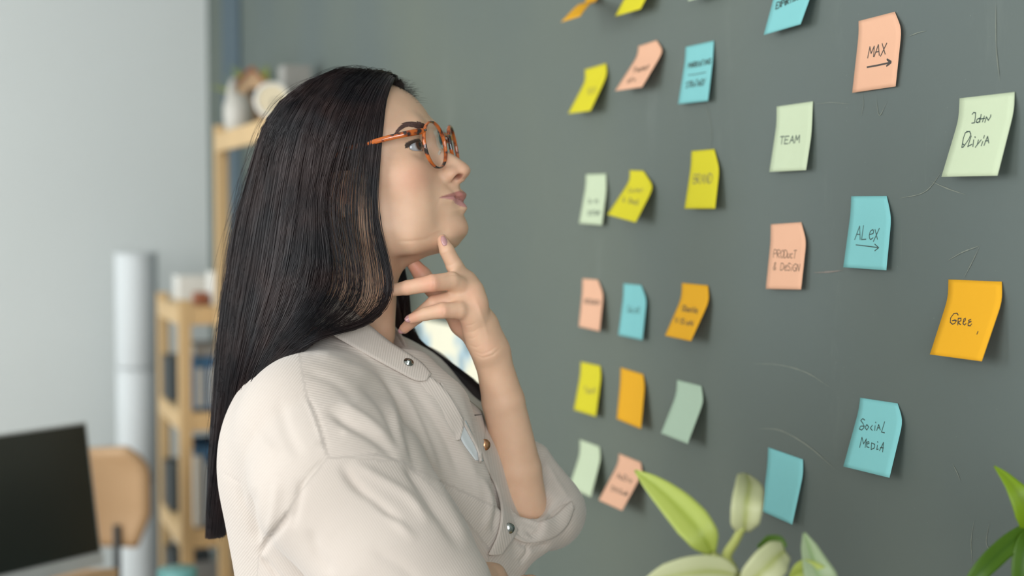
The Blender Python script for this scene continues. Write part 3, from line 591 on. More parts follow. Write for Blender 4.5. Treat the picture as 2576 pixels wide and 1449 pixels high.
# ------------------------------------------------------------------ organic surfaces: signed distance primitives -> surface nets
def V3(v): return np.array([v[0], v[1], v[2]], float)
class Ell:
    def __init__(s, c, r, k=.01, sub=False, R=None): s.c = V3(c); s.r = np.array(r, float); s.k = k; s.sub = sub; s.R = np.eye(3) if R is None else np.array(R)
    def d(s, p):
        q = (p-s.c)@s.R.T; k0 = np.linalg.norm(q/s.r, axis=-1); k1 = np.linalg.norm(q/(s.r*s.r), axis=-1)+1e-9; return k0*(k0-1)/k1
    def bound(s): return s.c, s.r.max()
class Cap:
    def __init__(s, a, b, ra, rb, k=.01, sub=False): s.a = V3(a); s.b = V3(b); s.ra = ra; s.rb = rb; s.k = k; s.sub = sub
    def d(s, p):
        ba = s.b-s.a; t = np.clip(((p-s.a)@ba)/(ba@ba), 0, 1); return np.linalg.norm(p-s.a-t[..., None]*ba, axis=-1)-(s.ra+(s.rb-s.ra)*t)
    def bound(s): return (s.a+s.b)/2, np.linalg.norm(s.b-s.a)/2+max(s.ra, s.rb)
def chain(pts, rs, k=.01, sub=False, tail=None): return [Cap(pts[i], pts[i+1], rs[i], rs[i+1], k if (i == 0 or tail is None) else tail, sub) for i in range(len(pts)-1)]
def combine(prims, p):
    d = np.full(p.shape[:-1], 1.0)
    for q in prims:
        e = q.d(p); k = q.k
        if q.sub:
            e = -e; h = np.maximum(k-np.abs(d-e), 0); d = np.maximum(d, e)+h*h/(4*k)
        else:
            h = np.maximum(k-np.abs(d-e), 0); d = np.minimum(d, e)-h*h/(4*k)
    return d
def nets(prims, h, B=12, clip=None):
    lo = np.min([q.bound()[0]-q.bound()[1] for q in prims if not q.sub], axis=0)-.02; hi = np.max([q.bound()[0]+q.bound()[1] for q in prims if not q.sub], axis=0)+.02
    nb = np.ceil((hi-lo)/(h*B)).astype(int); g = np.stack(np.meshgrid(*[np.arange(n) for n in nb], indexing='ij'), -1).reshape(-1, 3)
    cen = lo+(g+.5)*B*h; rad = B*h*.87
    E = [q.d(cen) for q in prims]
    dd = combine(prims, cen); act = np.abs(dd) < rad*1.9+.01
    g = g[act]; E = [e[act] for e in E]
    ax = np.arange(-1, B+1); X = np.stack(np.meshgrid(ax, ax, ax, indexing='ij'), -1).astype(float)
    nt3 = (nb*B+4); IDs = []; VS = []; ED = []
    M = B+2
    def gid(c): c = c+2; return (c[:, 0]*nt3[1]+c[:, 1])*nt3[2]+c[:, 2]
    for n in range(len(g)):
        base = g[n]*B; sel = [q for q, e in zip(prims, E) if e[n] < rad*2.2+q.k+.02]
        if not sel: continue
        p = lo+(X+base)*h; d = combine(sel, p)            # corners base-1 .. base+B
        s = d < 0
        if s.all() or not s.any(): continue
        # cells (lower corner) base-1..base+B-1
        c = [s[i:M-1+i, j:M-1+j, k:M-1+k] for i in (0, 1) for j in (0, 1) for k in (0, 1)]
        cnt = sum(x.astype(np.int8) for x in c); cell = (cnt > 0) & (cnt < 8)
        own = np.zeros_like(cell); own[1:, 1:, 1:] = True
        acc = np.zeros(cell.shape+(3,)); num = np.zeros(cell.shape)
        for a in range(3):
            o = [b for b in range(3) if b != a]
            for i in (0, 1):
                for j in (0, 1):
                    s0 = [slice(0, M-1)]*3; s0 = list(s0); s0[o[0]] = slice(i, M-1+i); s0[o[1]] = slice(j, M-1+j); s1 = list(s0); s1[a] = slice(1, M)
                    d0 = d[tuple(s0)]; d1 = d[tuple(s1)]; m = (d0 < 0) != (d1 < 0); t = np.where(m, d0/np.where(m, d0-d1, 1), 0)
                    acc[..., a] += np.where(m, t, 0); acc[..., o[0]] += m*i; acc[..., o[1]] += m*j; num += m
        cc = cell & own; idx = np.argwhere(cc)
        if len(idx):
            VS.append(lo+(idx-1+base+acc[cc]/num[cc][:, None])*h); IDs.append(gid(idx-1+base))
        for a in range(3):
            o = [b for b in range(3) if b != a]
            # edges starting at corners base..base+B-1 in all axes
            s0 = [slice(1, M-1)]*3; s1 = list(s0); s1[a] = slice(2, M)
            A = d[tuple(s0)] < 0; Bb = d[tuple(s1)] < 0 if True else None
            if A.shape != Bb.shape: A = A[tuple(slice(0, x) for x in Bb.shape)]
            m = A != Bb; e = np.argwhere(m)
            if len(e):
                cb = e+base; fl = A[m]; q = []
                for (i, j) in ((0, 0), (1, 0), (1, 1), (0, 1)):
                    cx = cb.copy(); cx[:, o[0]] -= i; cx[:, o[1]] -= j; q.append(gid(cx))
                q = np.stack(q, 1); flip = fl if a != 1 else ~fl; q[~flip] = q[~flip][:, ::-1]; ED.append(q)
    V = np.concatenate(VS); I = np.concatenate(IDs); o = np.argsort(I); I = I[o]; V = V[o]; Q = np.concatenate(ED)
    k = np.searchsorted(I, Q); k = np.clip(k, 0, len(I)-1); ok = (I[k] == Q).all(1); return V, k[ok]
def smooth_mesh(V, Q, it=2, lam=.5):
    for _ in range(it):
        S = np.zeros_like(V); C = np.zeros(len(V))
        for a, b in ((0, 1), (1, 2), (2, 3), (3, 0)):
            np.add.at(S, Q[:, a], V[Q[:, b]]); np.add.at(S, Q[:, b], V[Q[:, a]]); np.add.at(C, Q[:, a], 1); np.add.at(C, Q[:, b], 1)
        V = V+lam*(S/np.maximum(C, 1)[:, None]-V)
    return V
def normals(V, Q):
    n = np.cross(V[Q[:, 2]]-V[Q[:, 0]], V[Q[:, 3]]-V[Q[:, 1]]); S = np.zeros_like(V)
    for a in range(4): np.add.at(S, Q[:, a], n)
    return S/np.maximum(np.linalg.norm(S, axis=1), 1e-12)[:, None]
def segdist(p, pts):
    """distance of 2-d points to a polyline, and the parameter along it"""
    best = np.full(len(p), 1e9); par = np.zeros(len(p)); L = 0; tot = sum(math.dist(a, b) for a, b in zip(pts[:-1], pts[1:]))
    for a, b in zip(pts[:-1], pts[1:]):
        a = np.array(a, float); b = np.array(b, float); ab = b-a; l = np.linalg.norm(ab); t = np.clip(((p-a)@ab)/(l*l), 0, 1); d = np.linalg.norm(p-a-t[:, None]*ab, axis=1)
        m = d < best; best[m] = d[m]; par[m] = (L+t[m]*l)/tot; L += l
    return best, par
def addcol(o, name, C):
    a = o.data.color_attributes.new(name, 'FLOAT_COLOR', 'POINT'); a.data.foreach_set('color', np.asarray(C, np.float32).ravel())
def addf(o, name, C):
    a = o.data.attributes.new(name, 'FLOAT', 'POINT'); a.data.foreach_set('value', np.asarray(C, np.float32).ravel())

# ------------------------------------------------------------------ woman: head frame (forward, left, up), metres
HO = V3(P(932, 492, 1.5)); YAW, PIT = math.radians(14), math.radians(16)
HF = np.array([math.cos(YAW)*math.cos(PIT), -math.sin(YAW)*math.cos(PIT), math.sin(PIT)]); HL = np.array([math.sin(YAW), math.cos(YAW), 0.])
HU = np.array([-math.cos(YAW)*math.sin(PIT), math.sin(YAW)*math.sin(PIT), math.cos(PIT)]); HR = np.stack([HF, HL, HU])
def L2W(p): return np.asarray(p, float)@HR+HO
def W2L(p): return (np.asarray(p, float)-HO)@HR.T
def mm(*a): return np.array(a)/1000.
def Wd(px, py, Y): return V3(P(px, py, Y))
FLOORP = Vector((-.15, 1.5, 0))
woman = empty('person', FLOORP, 'woman in a beige corduroy shirt with long dark hair, hand raised to her chin', 'person')
YC = .031
def head_prims():
    q = [Ell(mm(-8, 0, 46), mm(91, 72, 76), .01), Ell(mm(27, 0, 53), mm(53, 61, 52), .02), Ell(mm(40, 0, 4), mm(46, 52, 44), .02), Ell(mm(34, 0, -32), mm(48, 47, 36), .02)]
    for s in (-1, 1):
        q += [Ell(mm(48, 40*s, 4), mm(27, 21, 21), .02)]                                   # cheek
        q += chain([mm(3, 55*s, 0), mm(7, 54*s, -36), mm(42, 38*s, -57), mm(70, 15*s, -62)], [.013, .013, .012, .0115], .022)   # jaw
        q += chain([mm(83, 7*s, 44), mm(75, 27*s, 49), mm(61, 44*s, 47)], [.0055, .0055, .005], .016)
        q += [Ell(mm(38, 37*s, -26), mm(34, 19, 30), .02)]     # brow
    q += [Ell(mm(74, 0, -57), mm(18, 19, 15), .014), Ell(mm(70, 0, -30), mm(25, 29, 25), .014)]
    q += [Cap(mm(60, 0, -54), mm(5, 0, -58), .018, .026, .02)]
    for s in (-1, 1): q += [Ell(mm(87, 32*s, 30), mm(17, 17, 12.5), .012, True)]              # eye socket
    for s in (-1, 1): q += [Ell(mm(65.5, 31*s, 31), mm(14, 14.6, 13.6), .006)]                # lids
    q += chain([mm(84, 0, 40), mm(86, 0, 26), mm(95, 0, 8), mm(102, 0, -2)], [.0062, .0052, .0066, .0085], .012)
    q += [Ell(mm(103, 0, -4), mm(8.8, 9.5, 8.2), .006)]
    for s in (-1, 1): q += [Ell(mm(92, 11.5*s, -4.2), mm(9, 6.2, 7.0), .006)]
    q += [Cap(mm(96, 0, -12), mm(104, 0, -10), .0040, .0042, .004)]
    q += [Ell(mm(89.5, 0, -17), mm(8.5, 10, 6.5), .006)]
    # lips
    for s in (-1, 1):
        q += chain([mm(72, 30*s, -25.3), mm(86.5, 15*s, -26.2), mm(95, 5*s, -27.0), mm(95, 0, -28.2)], [.0018, .0036, .0040, .0040], .005)
        q += chain([mm(72, 29.5*s, -26.6), mm(86, 15*s, -31.2), mm(92.6, 0, -39.0)], [.0016, .0036, .0055], .0055)
    for s in (-1, 1): q += [Ell(mm(100.2, 9.2*s, -9.6), mm(6.2, 4.4, 3.0), .002, True)]
    for s in (-1, 1): q += chain([mm(73, 31.5*s, -25.4), mm(88, 17*s, -27.6), mm(97, 8*s, -31.3), mm(104, 0, -35)], [.0010, .0012, .0013, .0013], .0022, True)
    for s in (-1, 1): q += [Ell(mm(74, 33.3*s, 29.4), mm(14.5, 13.2, 4.7), .0016, True)]         # eye opening
    # ears
    a = math.radians(14); Re = np.array([[math.cos(a), 0, math.sin(a)], [0, 1, 0], [-math.sin(a), 0, math.cos(a)]])
    for s in (-1, 1):
        q += [Ell(mm(-6, 73*s, 3), mm(14.5, 6.5, 23), .006, False, Re), Ell(mm(-5, 80*s, -14), mm(8, 4, 8), .008), Ell(mm(-3, 81*s, 4), mm(8, 5, 14), .004, True, Re), Ell(mm(4, 78*s, -1), mm(3.5, 4, 6), .004)]
        q += [Ell(mm(-10, 79*s, 4), mm(2.5, 3, 12), .004, False, Re)]
    # to world
    for e in q:
        if isinstance(e, Ell): e.c = L2W(e.c); e.R = e.R@HR
        else: e.a = L2W(e.a); e.b = L2W(e.b)
    # neck and shoulders (world)
    q += [Cap(Wd(893, 600, 1.5), Wd(868, 715, 1.5), .046, .049, .02), Cap(Wd(868, 715, 1.5), Wd(852, 800, 1.5), .049, .054, .02), Cap(Wd(852, 800, 1.5), Wd(846, 900, 1.5), .054, .058, .02)]
    q += [Cap(Wd(952, 845, 1.475), Wd(950, 640, 1.455), .008, .008, .03)]
    q += [Cap(Wd(856, 925, 1.48), Wd(800, 1030, 1.40), .034, .035, .03), Cap(Wd(880, 920, 1.53), Wd(1000, 1000, 1.62), .03, .03, .03), Ell(V3((-.155, 1.5, 1.12)), mm(85, 125, 135), .04)]
    return q
HP = head_prims()
V, Q = nets(HP, .00125)
V = smooth_mesh(V, Q, 1, .4)
# fit the mid profile to the measured one
prof = np.array([(122, 20), (110, 48), (100, 62), (90, 71.5), (80, 77), (69, 81), (56, 85), (46, 87.5), (40, 88), (33, 87.5), (27, 88.5), (22, 92), (15, 99.5), (8, 106), (2, 110.3), (-4, 112), (-8, 110.6), (-12, 105.2), (-17, 97.6), (-20, 96.5), (-24, 98.2), (-27, 100), (-31, 99.4), (-34.5, 95.5), (-38, 97), (-42, 98), (-45, 95.5), (-48, 92.4), (-55, 92.6), (-62, 92.8), (-68, 89.5), (-71, 83)])[::-1]/1000
L = W2L(V)
us = prof[:, 0]; mid = (np.abs(L[:, 1]) < .002) & (L[:, 0] > .03); cur = np.array([L[mid & (np.abs(L[:, 2]-u) < .0012), 0].max() if (mid & (np.abs(L[:, 2]-u) < .0012)).any() else prof[i, 1] for i, u in enumerate(us)])
delta = prof[:, 1]-cur; us = np.concatenate([[-.092, -.078], us, [.145]]); prof = np.vstack([[-.092, .03], [-.078, .06], prof, [.145, 0]]); delta = np.concatenate([[0, delta[0]*.8], delta, [0]]); dl = np.interp(L[:, 2], us, delta, left=0, right=0)
sig = np.interp(L[:, 2], [-.07, -.05, -.045, -.020, -.014, -.010, .02, .03, .06], [.024, .024, .023, .021, .015, .008, .008, .016, .04])
wf = np.clip((L[:, 0]-(np.interp(L[:, 2], us, prof[:, 1])-.028))/.014, 0, 1); wf = wf*wf*(3-2*wf)
L[:, 0] += dl*np.exp(-(L[:, 1]/sig)**2)*wf
# cheek fold at the mouth corner, crease where the finger presses
def bump_at(c, r, amt, side=None):
    c = mm(*c); w = np.exp(-(((L-c)/mm(*r))**2).sum(1)); return w*amt/1000
Vw = L2W(L); nrm = normals(Vw, Q)
disp = bump_at((73, -31, -25), (4, 4, 3.5), -1.4)+bump_at((73, 31, -25), (4, 4, 3.5), -1.4)+bump_at((86, -20, -18), (7, 8, 10), .8)+bump_at((92, 0, -19), (6, 2.2, 5), -.8)
Vw = Vw+nrm*disp[:, None]
px = npproj(Vw); front = nrm[:, 1] < .1
sel = front & (Vw[:, 1] < 1.53)
for pts, wd, amp in [([(1112, 578), (1096, 588), (1070, 603), (1035, 607), (995, 607)], 3.5, -1.0), ([(1118, 574), (1100, 582), (1080, 592)], 5, .7), ([(1109, 488), (1107, 500), (1101, 514), (1096, 524)], 4, -.4)]:
    dd, tt = segdist(px, pts); Vw = Vw+nrm*(np.where(sel, amp*.001*np.exp(-(dd/wd)**2)*np.sin(np.pi*np.clip(tt*.9+.08, 0, 1)), 0))[:, None]
mw = np.clip((-.058-W2L(Vw)[:, 2])/.008, 0, 1)*np.clip((W2L(Vw)[:, 0]-.045)/.02, 0, 1)*(W2L(Vw)[:, 2] > -.11)
for _ in range(5): Vw = Vw+(smooth_mesh(Vw, Q, 3, .6)-Vw)*mw[:, None]
HV, HQ = Vw, Q

# arm, wrist and hand (world, pixel + depth anchored)
def W_(l): return [Wd(*a) for a in l]
def arm_prims():
    q = []
    # left forearm with bent elbow, upper arm hidden in the sleeve
    q += [Cap(Wd(1330, 1340, 1.50), Wd(1304, 1180, 1.490), .0242, .0242, .02), Cap(Wd(1304, 1180, 1.49), Wd(1266, 1010, 1.478), .0242, .0222, .003), Cap(Wd(1266, 1010, 1.478), Wd(1237, 890, 1.468), .0222, .0178, .003)]
    q += [Cap(Wd(1328, 1350, 1.505), Wd(1240, 1185, 1.605), .022, .028, .006), Cap(Wd(1240, 1185, 1.605), Wd(1085, 1010, 1.64), .028, .034, .02)]
    # palm: wrist to the four knuckles
    q += [Cap(Wd(1234, 885, 1.468), Wd(1216, 820, 1.463), .0172, .0160, .012)]
    K = {'i': (1170, 712, 1.466), 'm': (1184, 735, 1.456), 'r': (1193, 764, 1.450), 'p': (1190, 793, 1.447)}
    for k, w0, ra in (('i', (1232, 880, 1.480), .0085), ('m', (1236, 878, 1.470), .0088), ('r', (1232, 876, 1.462), .0088), ('p', (1222, 880, 1.456), .0098)):
        q += [Cap(Wd(*w0), Wd(*K[k]), .0125, ra, .010)]
    q += [Cap(Wd(1208, 850, 1.462), Wd(1190, 815, 1.455), .0145, .0110, .010)]        # ulnar heel
    q += [Cap(Wd(1200, 856, 1.482), Wd(1160, 815, 1.492), .0120, .0100, .012), Cap(Wd(1160, 815, 1.492), Wd(1128, 775, 1.495), .0100, .0085, .010)]   # thenar
    # thumb behind the fingers
    q += chain(W_([(1128, 775, 1.495), (1086, 722, 1.497), (1062, 692, 1.497), (1040, 664, 1.496)]), [.0100, .0094, .0092, .0070], .005, tail=.002)
    # index up to the chin
    q += chain(W_([K['i'], (1143, 668, 1.452), (1124, 630, 1.449), (1111, 602, 1.4515)]), [.0100, .0086, .0076, .0056], .006, tail=.0016)
    # middle finger to the neck
    q += chain(W_([K['m'], (1135, 707, 1.437), (1088, 712, 1.425), (1024, 724, 1.428), (972, 733, 1.432)]), [.0100, .0092, .0086, .0074, .0054], .008, tail=.0016)
    # ring finger
    q += chain(W_([K['r'], (1140, 752, 1.447), (1092, 763, 1.443), (1050, 797, 1.450), (1017, 827, 1.455)]), [.0098, .0088, .0080, .0068, .0053], .007, tail=.0016)
    # little finger, nearest
    q += chain(W_([K['p'], (1155, 781, 1.434), (1114, 781, 1.425), (1070, 790, 1.428), (1035, 802, 1.431)]), [.0098, .0088, .0079, .0067, .0053], .009, tail=.0016)
    q += chain(W_([K['i'], K['m'], K['r'], K['p']]), [.0088, .0090, .0090, .0088], .010)
    q += [Cap(Wd(1176, 722, 1.461), Wd(1150, 718, 1.452), .0088, .0072, .008), Cap(Wd(1190, 755, 1.452), Wd(1160, 748, 1.448), .0088, .0070, .008), Cap(Wd(1192, 782, 1.447), Wd(1166, 772, 1.443), .0086, .0070, .008)]
    for c, r in ((K['i'], .0102), (K['m'], .0100), (K['r'], .0098), (K['p'], .0094)): q += [Ell(Wd(*c), (r, r, r), .008)]
    # right forearm and hand holding the left elbow, only a corner of it in view
    q += [Cap(Wd(1010, 1530, 1.27), Wd(1150, 1490, 1.33), .034, .027, .02), Cap(Wd(1150, 1490, 1.33), Wd(1222, 1460, 1.40), .027, .020, .02)]
    q += chain(W_([(1222, 1462, 1.40), (1262, 1440, 1.445), (1290, 1440, 1.475)]), [.018, .011, .008], .01)
    for j, yy in enumerate((1466, 1492, 1518)): q += chain(W_([(1225, 1470+8*j, 1.40), (1280, yy, 1.435), (1335, yy+4, 1.455), (1372, yy+2, 1.48)]), [.015, .0095, .0085, .0065], .006)
    return q
AP = arm_prims()
AV, AQ = nets(AP, .0011); AV = smooth_mesh(AV, AQ, 1, .35)
an = normals(AV, AQ); ap = npproj(AV)
am = (an[:, 1] < .2)
for pts, wd, amp in [([(1196, 893), (1215, 901), (1240, 893), (1262, 872)], 2.5, -.55), ([(1192, 884), (1212, 891), (1232, 884), (1252, 868)], 2.2, -.4), ([(1180, 868), (1198, 874), (1215, 866)], 2.0, -.35), ([(1172, 850), (1188, 852), (1204, 842)], 2.0, -.35), ([(1174, 836), (1190, 835), (1206, 824)], 2., -.3), ([(1170, 820), (1186, 818), (1200, 810)], 2.2, -.35),
                     ([(1118, 697), (1135, 690), (1160, 694)], 2.5, -.5), ([(1080, 698), (1082, 712), (1080, 724)], 2.2, -.3), ([(1088, 700), (1091, 713), (1090, 726)], 2.2, -.3), ([(1020, 716), (1024, 726), (1022, 736)], 2.0, -.3),
                     ([(1112, 772), (1116, 782), (1114, 792)], 2.2, -.3), ([(1105, 640), (1118, 640), (1130, 634)], 2.0, -.3), ([(1118, 668), (1132, 668), (1148, 660)], 2.4, -.35),
                     ([(1200, 760), (1215, 800), (1228, 850)], 5, .35), ([(1188, 735), (1205, 775), (1216, 820)], 5, .25)]:
    dd, tt = segdist(ap, pts); AV = AV+an*(np.where(am, amp*.001*np.exp(-(dd/wd)**2)*np.sin(np.pi*np.clip(tt*.84+.08, 0, 1)), 0))[:, None]

# skin colours: base with local pigment (lips, cheeks, knuckles, brows' roots), plus shade painted in nostrils and lip seam
def skin_material():
    m = bpy.data.materials.new('skin'); m.use_nodes = True; nt = m.node_tree; b = nt.nodes['Principled BSDF']
    a = nt.nodes.new('ShaderNodeVertexColor'); a.layer_name = 'Col'; tc = nt.nodes.new('ShaderNodeTexCoord')
    n = nt.nodes.new('ShaderNodeTexNoise'); n.inputs['Scale'].default_value = 70; n.inputs['Detail'].default_value = 4; nt.links.new(tc.outputs['Object'], n.inputs[0])
    mx = nt.nodes.new('ShaderNodeMix'); mx.data_type = 'RGBA'; mx.blend_type = 'MULTIPLY'; mx.inputs[0].default_value = .25
    rp = nt.nodes.new('ShaderNodeValToRGB'); rp.color_ramp.elements[0].position = .3; rp.color_ramp.elements[0].color = (.82, .70, .66, 1); rp.color_ramp.elements[1].position = .7; rp.color_ramp.elements[1].color = (1, 1, 1, 1)
    nt.links.new(n.outputs['Fac'], rp.inputs[0]); nt.links.new(a.outputs[0], mx.inputs[6]); nt.links.new(rp.outputs[0], mx.inputs[7]); nt.links.new(mx.outputs[2], b.inputs['Base Color'])
    b.inputs['Roughness'].default_value = .48; b.inputs['Specular IOR Level'].default_value = .38
    b.inputs['Subsurface Weight'].default_value = .35; b.inputs['Subsurface Radius'].default_value = (1, .35, .2); b.inputs['Subsurface Scale'].default_value = .006
    n2 = nt.nodes.new('ShaderNodeTexVoronoi'); n2.inputs['Scale'].default_value = 1400; nt.links.new(tc.outputs['Object'], n2.inputs[0])
    bp = nt.nodes.new('ShaderNodeBump'); bp.inputs['Strength'].default_value = .12; bp.inputs['Distance'].default_value = .0003; nt.links.new(n2.outputs['Distance'], bp.inputs['Height']); nt.links.new(bp.outputs[0], b.inputs['Normal'])
    return m
M_skin = skin_material()
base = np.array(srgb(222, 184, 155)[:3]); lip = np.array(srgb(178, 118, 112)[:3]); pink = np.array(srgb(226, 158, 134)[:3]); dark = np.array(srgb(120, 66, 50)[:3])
L = W2L(HV); C = np.tile(base, (len(HV), 1))
def blend(w, c):
    global C
    w = np.clip(w, 0, 1)[:, None]; C = C*(1-w)+c*w
def ew(c, r, p=1.): return np.exp(-(((L-mm(*c))/mm(*r))**2).sum(1)**p)
for s in (-1, 1):
    blend(.45*ew((62, 46*s, -2), (22, 20, 16)), pink); blend(.5*ew((-6, 76*s, 2), (16, 8, 24)), pink); blend(.45*ew((98, 9*s, -8), (8, 7, 7)), pink)
    blend(.95*ew((99.5, 7.5*s, -8.8), (6, 4.2, 3.4), 2), dark)  # shade inside the nostrils, painted into the skin colour
blend(.3*ew((106, 0, -4), (9, 10, 9)), pink); blend(.25*ew((88, 0, -60), (12, 16, 12)), pink)
ay = np.abs(L[:, 1]); top = np.interp(ay, [0, .003, .006, .013, .020, .031], [-.0245, -.0222, -.0225, -.0232, -.0239, -.0253]); bot = np.interp(ay, [0, .006, .013, .020, .031], [-.0415, -.0402, -.0358, -.0312, -.0265])
inl = np.clip((top-L[:, 2])/.0009, 0, 1)*np.clip((L[:, 2]-bot)/.0010, 0, 1)*np.clip((.0315-ay)/.0015, 0, 1)*(L[:, 0] > .066); blend(inl*.92, lip)
blend(inl*.75*(L[:, 2] < np.interp(ay, [0, .008, .017, .0315], [-.035, -.0313, -.0276, -.0254])), np.array(srgb(204, 150, 148)[:3]))
sm = np.interp(ay, [0, .008, .017, .0315], [-.035, -.0313, -.0276, -.0254]); blend(inl*.6*np.exp(-((L[:, 2]-sm)/.0007)**2), np.array(srgb(120, 70, 66)[:3]))  # shade in the crease between the lips, painted as a darker line
# eyeliner and lashes' line on the lid edge
for s in (-1, 1):
    ex = (L-mm(74, 33.3*s, 29.4))/mm(14.5, 13.2, 4.7); rr = np.sqrt((ex**2).sum(1)); near = np.linalg.norm(L-mm(65.5, 31*s, 31), axis=1) < .0185
    up_ = L[:, 2] > .0296
    blend(np.where(near & up_ & (L[:, 0] > .055), np.clip((1.78-rr)/.16, 0, 1)*.94, 0), np.array(srgb(34, 28, 28)[:3]))
    blend(np.where(near & ~up_ & (L[:, 0] > .055), np.exp(-((rr-1.0)/.12)**2)*.6, 0), np.array(srgb(110, 66, 54)[:3]))
CH = C
L = AV; C = np.tile(base, (len(AV), 1))
def ewp(px_, py_, r, Ymax=None): return np.exp(-((ap[:, 0]-px_)**2+(ap[:, 1]-py_)**2)/(r*r))
for x, y, r, a in ((970, 732, 18, .5), (1020, 724, 14, .35), (1086, 712, 18, .3), (1110, 600, 18, .45), (1022, 825, 18, .55), (1040, 800, 16, .5), (1114, 782, 18, .35), (1050, 675, 30, .85), (1085, 730, 25, .5), (1186, 735, 18, .25), (1200, 765, 18, .25), (1150, 820, 26, .35), (1225, 875, 22, .15)): blend(a*ewp(x, y, r), pink)
CA = C
V = np.concatenate([HV, AV]); Q = np.concatenate([HQ, AQ+len(HV)]); C = np.concatenate([CH, CA])
body = npmesh('body', V, Q, M_skin, woman); addcol(body, 'Col', np.concatenate([C, np.ones((len(C), 1))], 1))
bvh_body = BVHTree.FromPolygons([Vector(v) for v in V], [tuple(int(i) for i in q) for q in Q])
C0 = Vector((0, 0, CAMZ))
def hit(bv, x, y, off=.0003):
    d = ray(x, y).normalized(); h = bv.ray_cast(C0, d)
    if h[0] is None: return None
    n = h[1] if h[1].dot(d) < 0 else -h[1]; return h[0]+n*off, n
# eyes
def eye(side):
    c = mm(65.5, 31*side, 31); r = .0122; g = np.array([1, -.34, -.03]); g /= np.linalg.norm(g); nu, nv = 40, 28; V = []; Fc = []; C = []
    a1 = np.cross(g, [0, 0, 1]); a1 /= np.linalg.norm(a1); a2 = np.cross(a1, g)
    for i in range(nv+1):
        th = math.pi*(i/nv)**1.35
        for j in range(nu):
            ph = 2*math.pi*j/nu; rr = r+.0007*math.exp(-(th/.42)**4); p = c+rr*(g*math.cos(th)+(a1*math.cos(ph)+a2*math.sin(ph))*math.sin(th)); V.append(L2W(p))
            if th < .18: q = srgb(10, 8, 8)
            elif th < .46: q = srgb(74, 48, 32) if th < .40 else srgb(36, 24, 18)
            elif th < .52: q = srgb(150, 140, 136)
            else: q = srgb(172, 176, 180)
            C.append(q)
    for i in range(nv):
        for j in range(nu): Fc.append((i*nu+j, i*nu+(j+1) % nu, (i+1)*nu+(j+1) % nu, (i+1)*nu+j))
    m = MATS.get('eye')
    if not m:
        m = bpy.data.materials.new('eye'); m.use_nodes = True; b = m.node_tree.nodes['Principled BSDF']; a = m.node_tree.nodes.new('ShaderNodeVertexColor'); a.layer_name = 'Col'; m.node_tree.links.new(a.outputs[0], b.inputs['Base Color']); b.inputs['Roughness'].default_value = .12; b.inputs['Coat Weight'].default_value = .4; MATS['eye'] = m
    o = link('eyeball', V, Fc, m, woman); addcol(o, 'Col', C)
eye(-1); eye(1)
# lashes and brows as fine hairs
def hairs(name, strands, m, parent, r0=.00012, label=None):
    """strands: list of (n,3) arrays -> one joined mesh of thin three sided hairs"""
    VV = []; QQ = []; off = 0
    for s in strands:
        if isinstance(s, tuple): s, r = s
        else: r = r0
        s = np.asarray(s); n = len(s); T = np.gradient(s, axis=0); T /= np.linalg.norm(T, axis=1)[:, None]+1e-9; A = np.cross(T, [.12, .97, .21]); A /= np.linalg.norm(A, axis=1)[:, None]+1e-9; B = np.cross(T, A)
        rr = r*np.clip(np.minimum(1.4-1.2*np.linspace(0, 1, n)**3, 1), .25, 1)[:, None]
        for k in range(3):
            a = 2*math.pi*k/3; VV.append(s+A*rr*math.cos(a)+B*rr*math.sin(a))
        for k in range(3):
            i = np.arange(n-1); k2 = (k+1) % 3; QQ.append(np.stack([off+k*n+i, off+k2*n+i, off+k2*n+i+1, off+k*n+i+1], 1))
        off += 3*n
    o = npmesh(name, np.concatenate(VV), np.concatenate(QQ), m, parent); o['kind'] = 'stuff'
    if label: o['label'] = label
    return o
M_lash = mat('lash black', srgb(18, 14, 14), .5, .1, 50)
st = []
for side in (-1, 1):
    for i in range(42):
        t = i/41; ph = math.radians(12+150*t); y = 31+12.2*math.cos(ph)*side*1.0; z = 30.2+5.0*math.sin(ph)+.3
        dy = (y-31); f = 65.5+math.sqrt(max(0, 14.0**2-dy*dy-(z-31)**2)); ln = random.uniform(9, 12.5)
        d0 = np.array([.8, dy/12*1.0, .35]); d0 /= np.linalg.norm(d0); p0 = np.array([f-.3, y, z])
        st.append(L2W(np.array([p0+d0*ln*s+np.array([0, 0, 1])*ln*.55*s*s for s in np.linspace(0, 1, 7)])/1000))
    for i in range(22):
        t = i/21; ph = math.radians(-20-140*t); y = 31+11.5*math.cos(ph)*side; z = 30.2+4.9*math.sin(ph); dy = y-31; f = 65.5+math.sqrt(max(0, 13.8**2-dy*dy-(z-31)**2))
        d0 = np.array([.9, dy/12*.8, -.35]); p0 = np.array([f, y, z]); st.append(L2W(np.array([p0+d0*3.2*s+np.array([0, 0, -.5])*s*s for s in np.linspace(0, 1, 4)])/1000))
hairs('eyelashes', st, M_lash, woman, .00022)
M_brow = mat('brow hair', srgb(84, 60, 54), .6, .1, 50)
lowb = [(999, 337), (1009, 327), (1023, 320), (1042, 321), (1058, 326), (1070, 329)]; topb = [(999, 334), (1009, 319), (1024, 309), (1042, 307), (1057, 310), (1072, 316)]
st = []; lc = catmull([(x, y, 0) for x, y in lowb], 60); tc_ = catmull([(x, y, 0) for x, y in topb], 60)
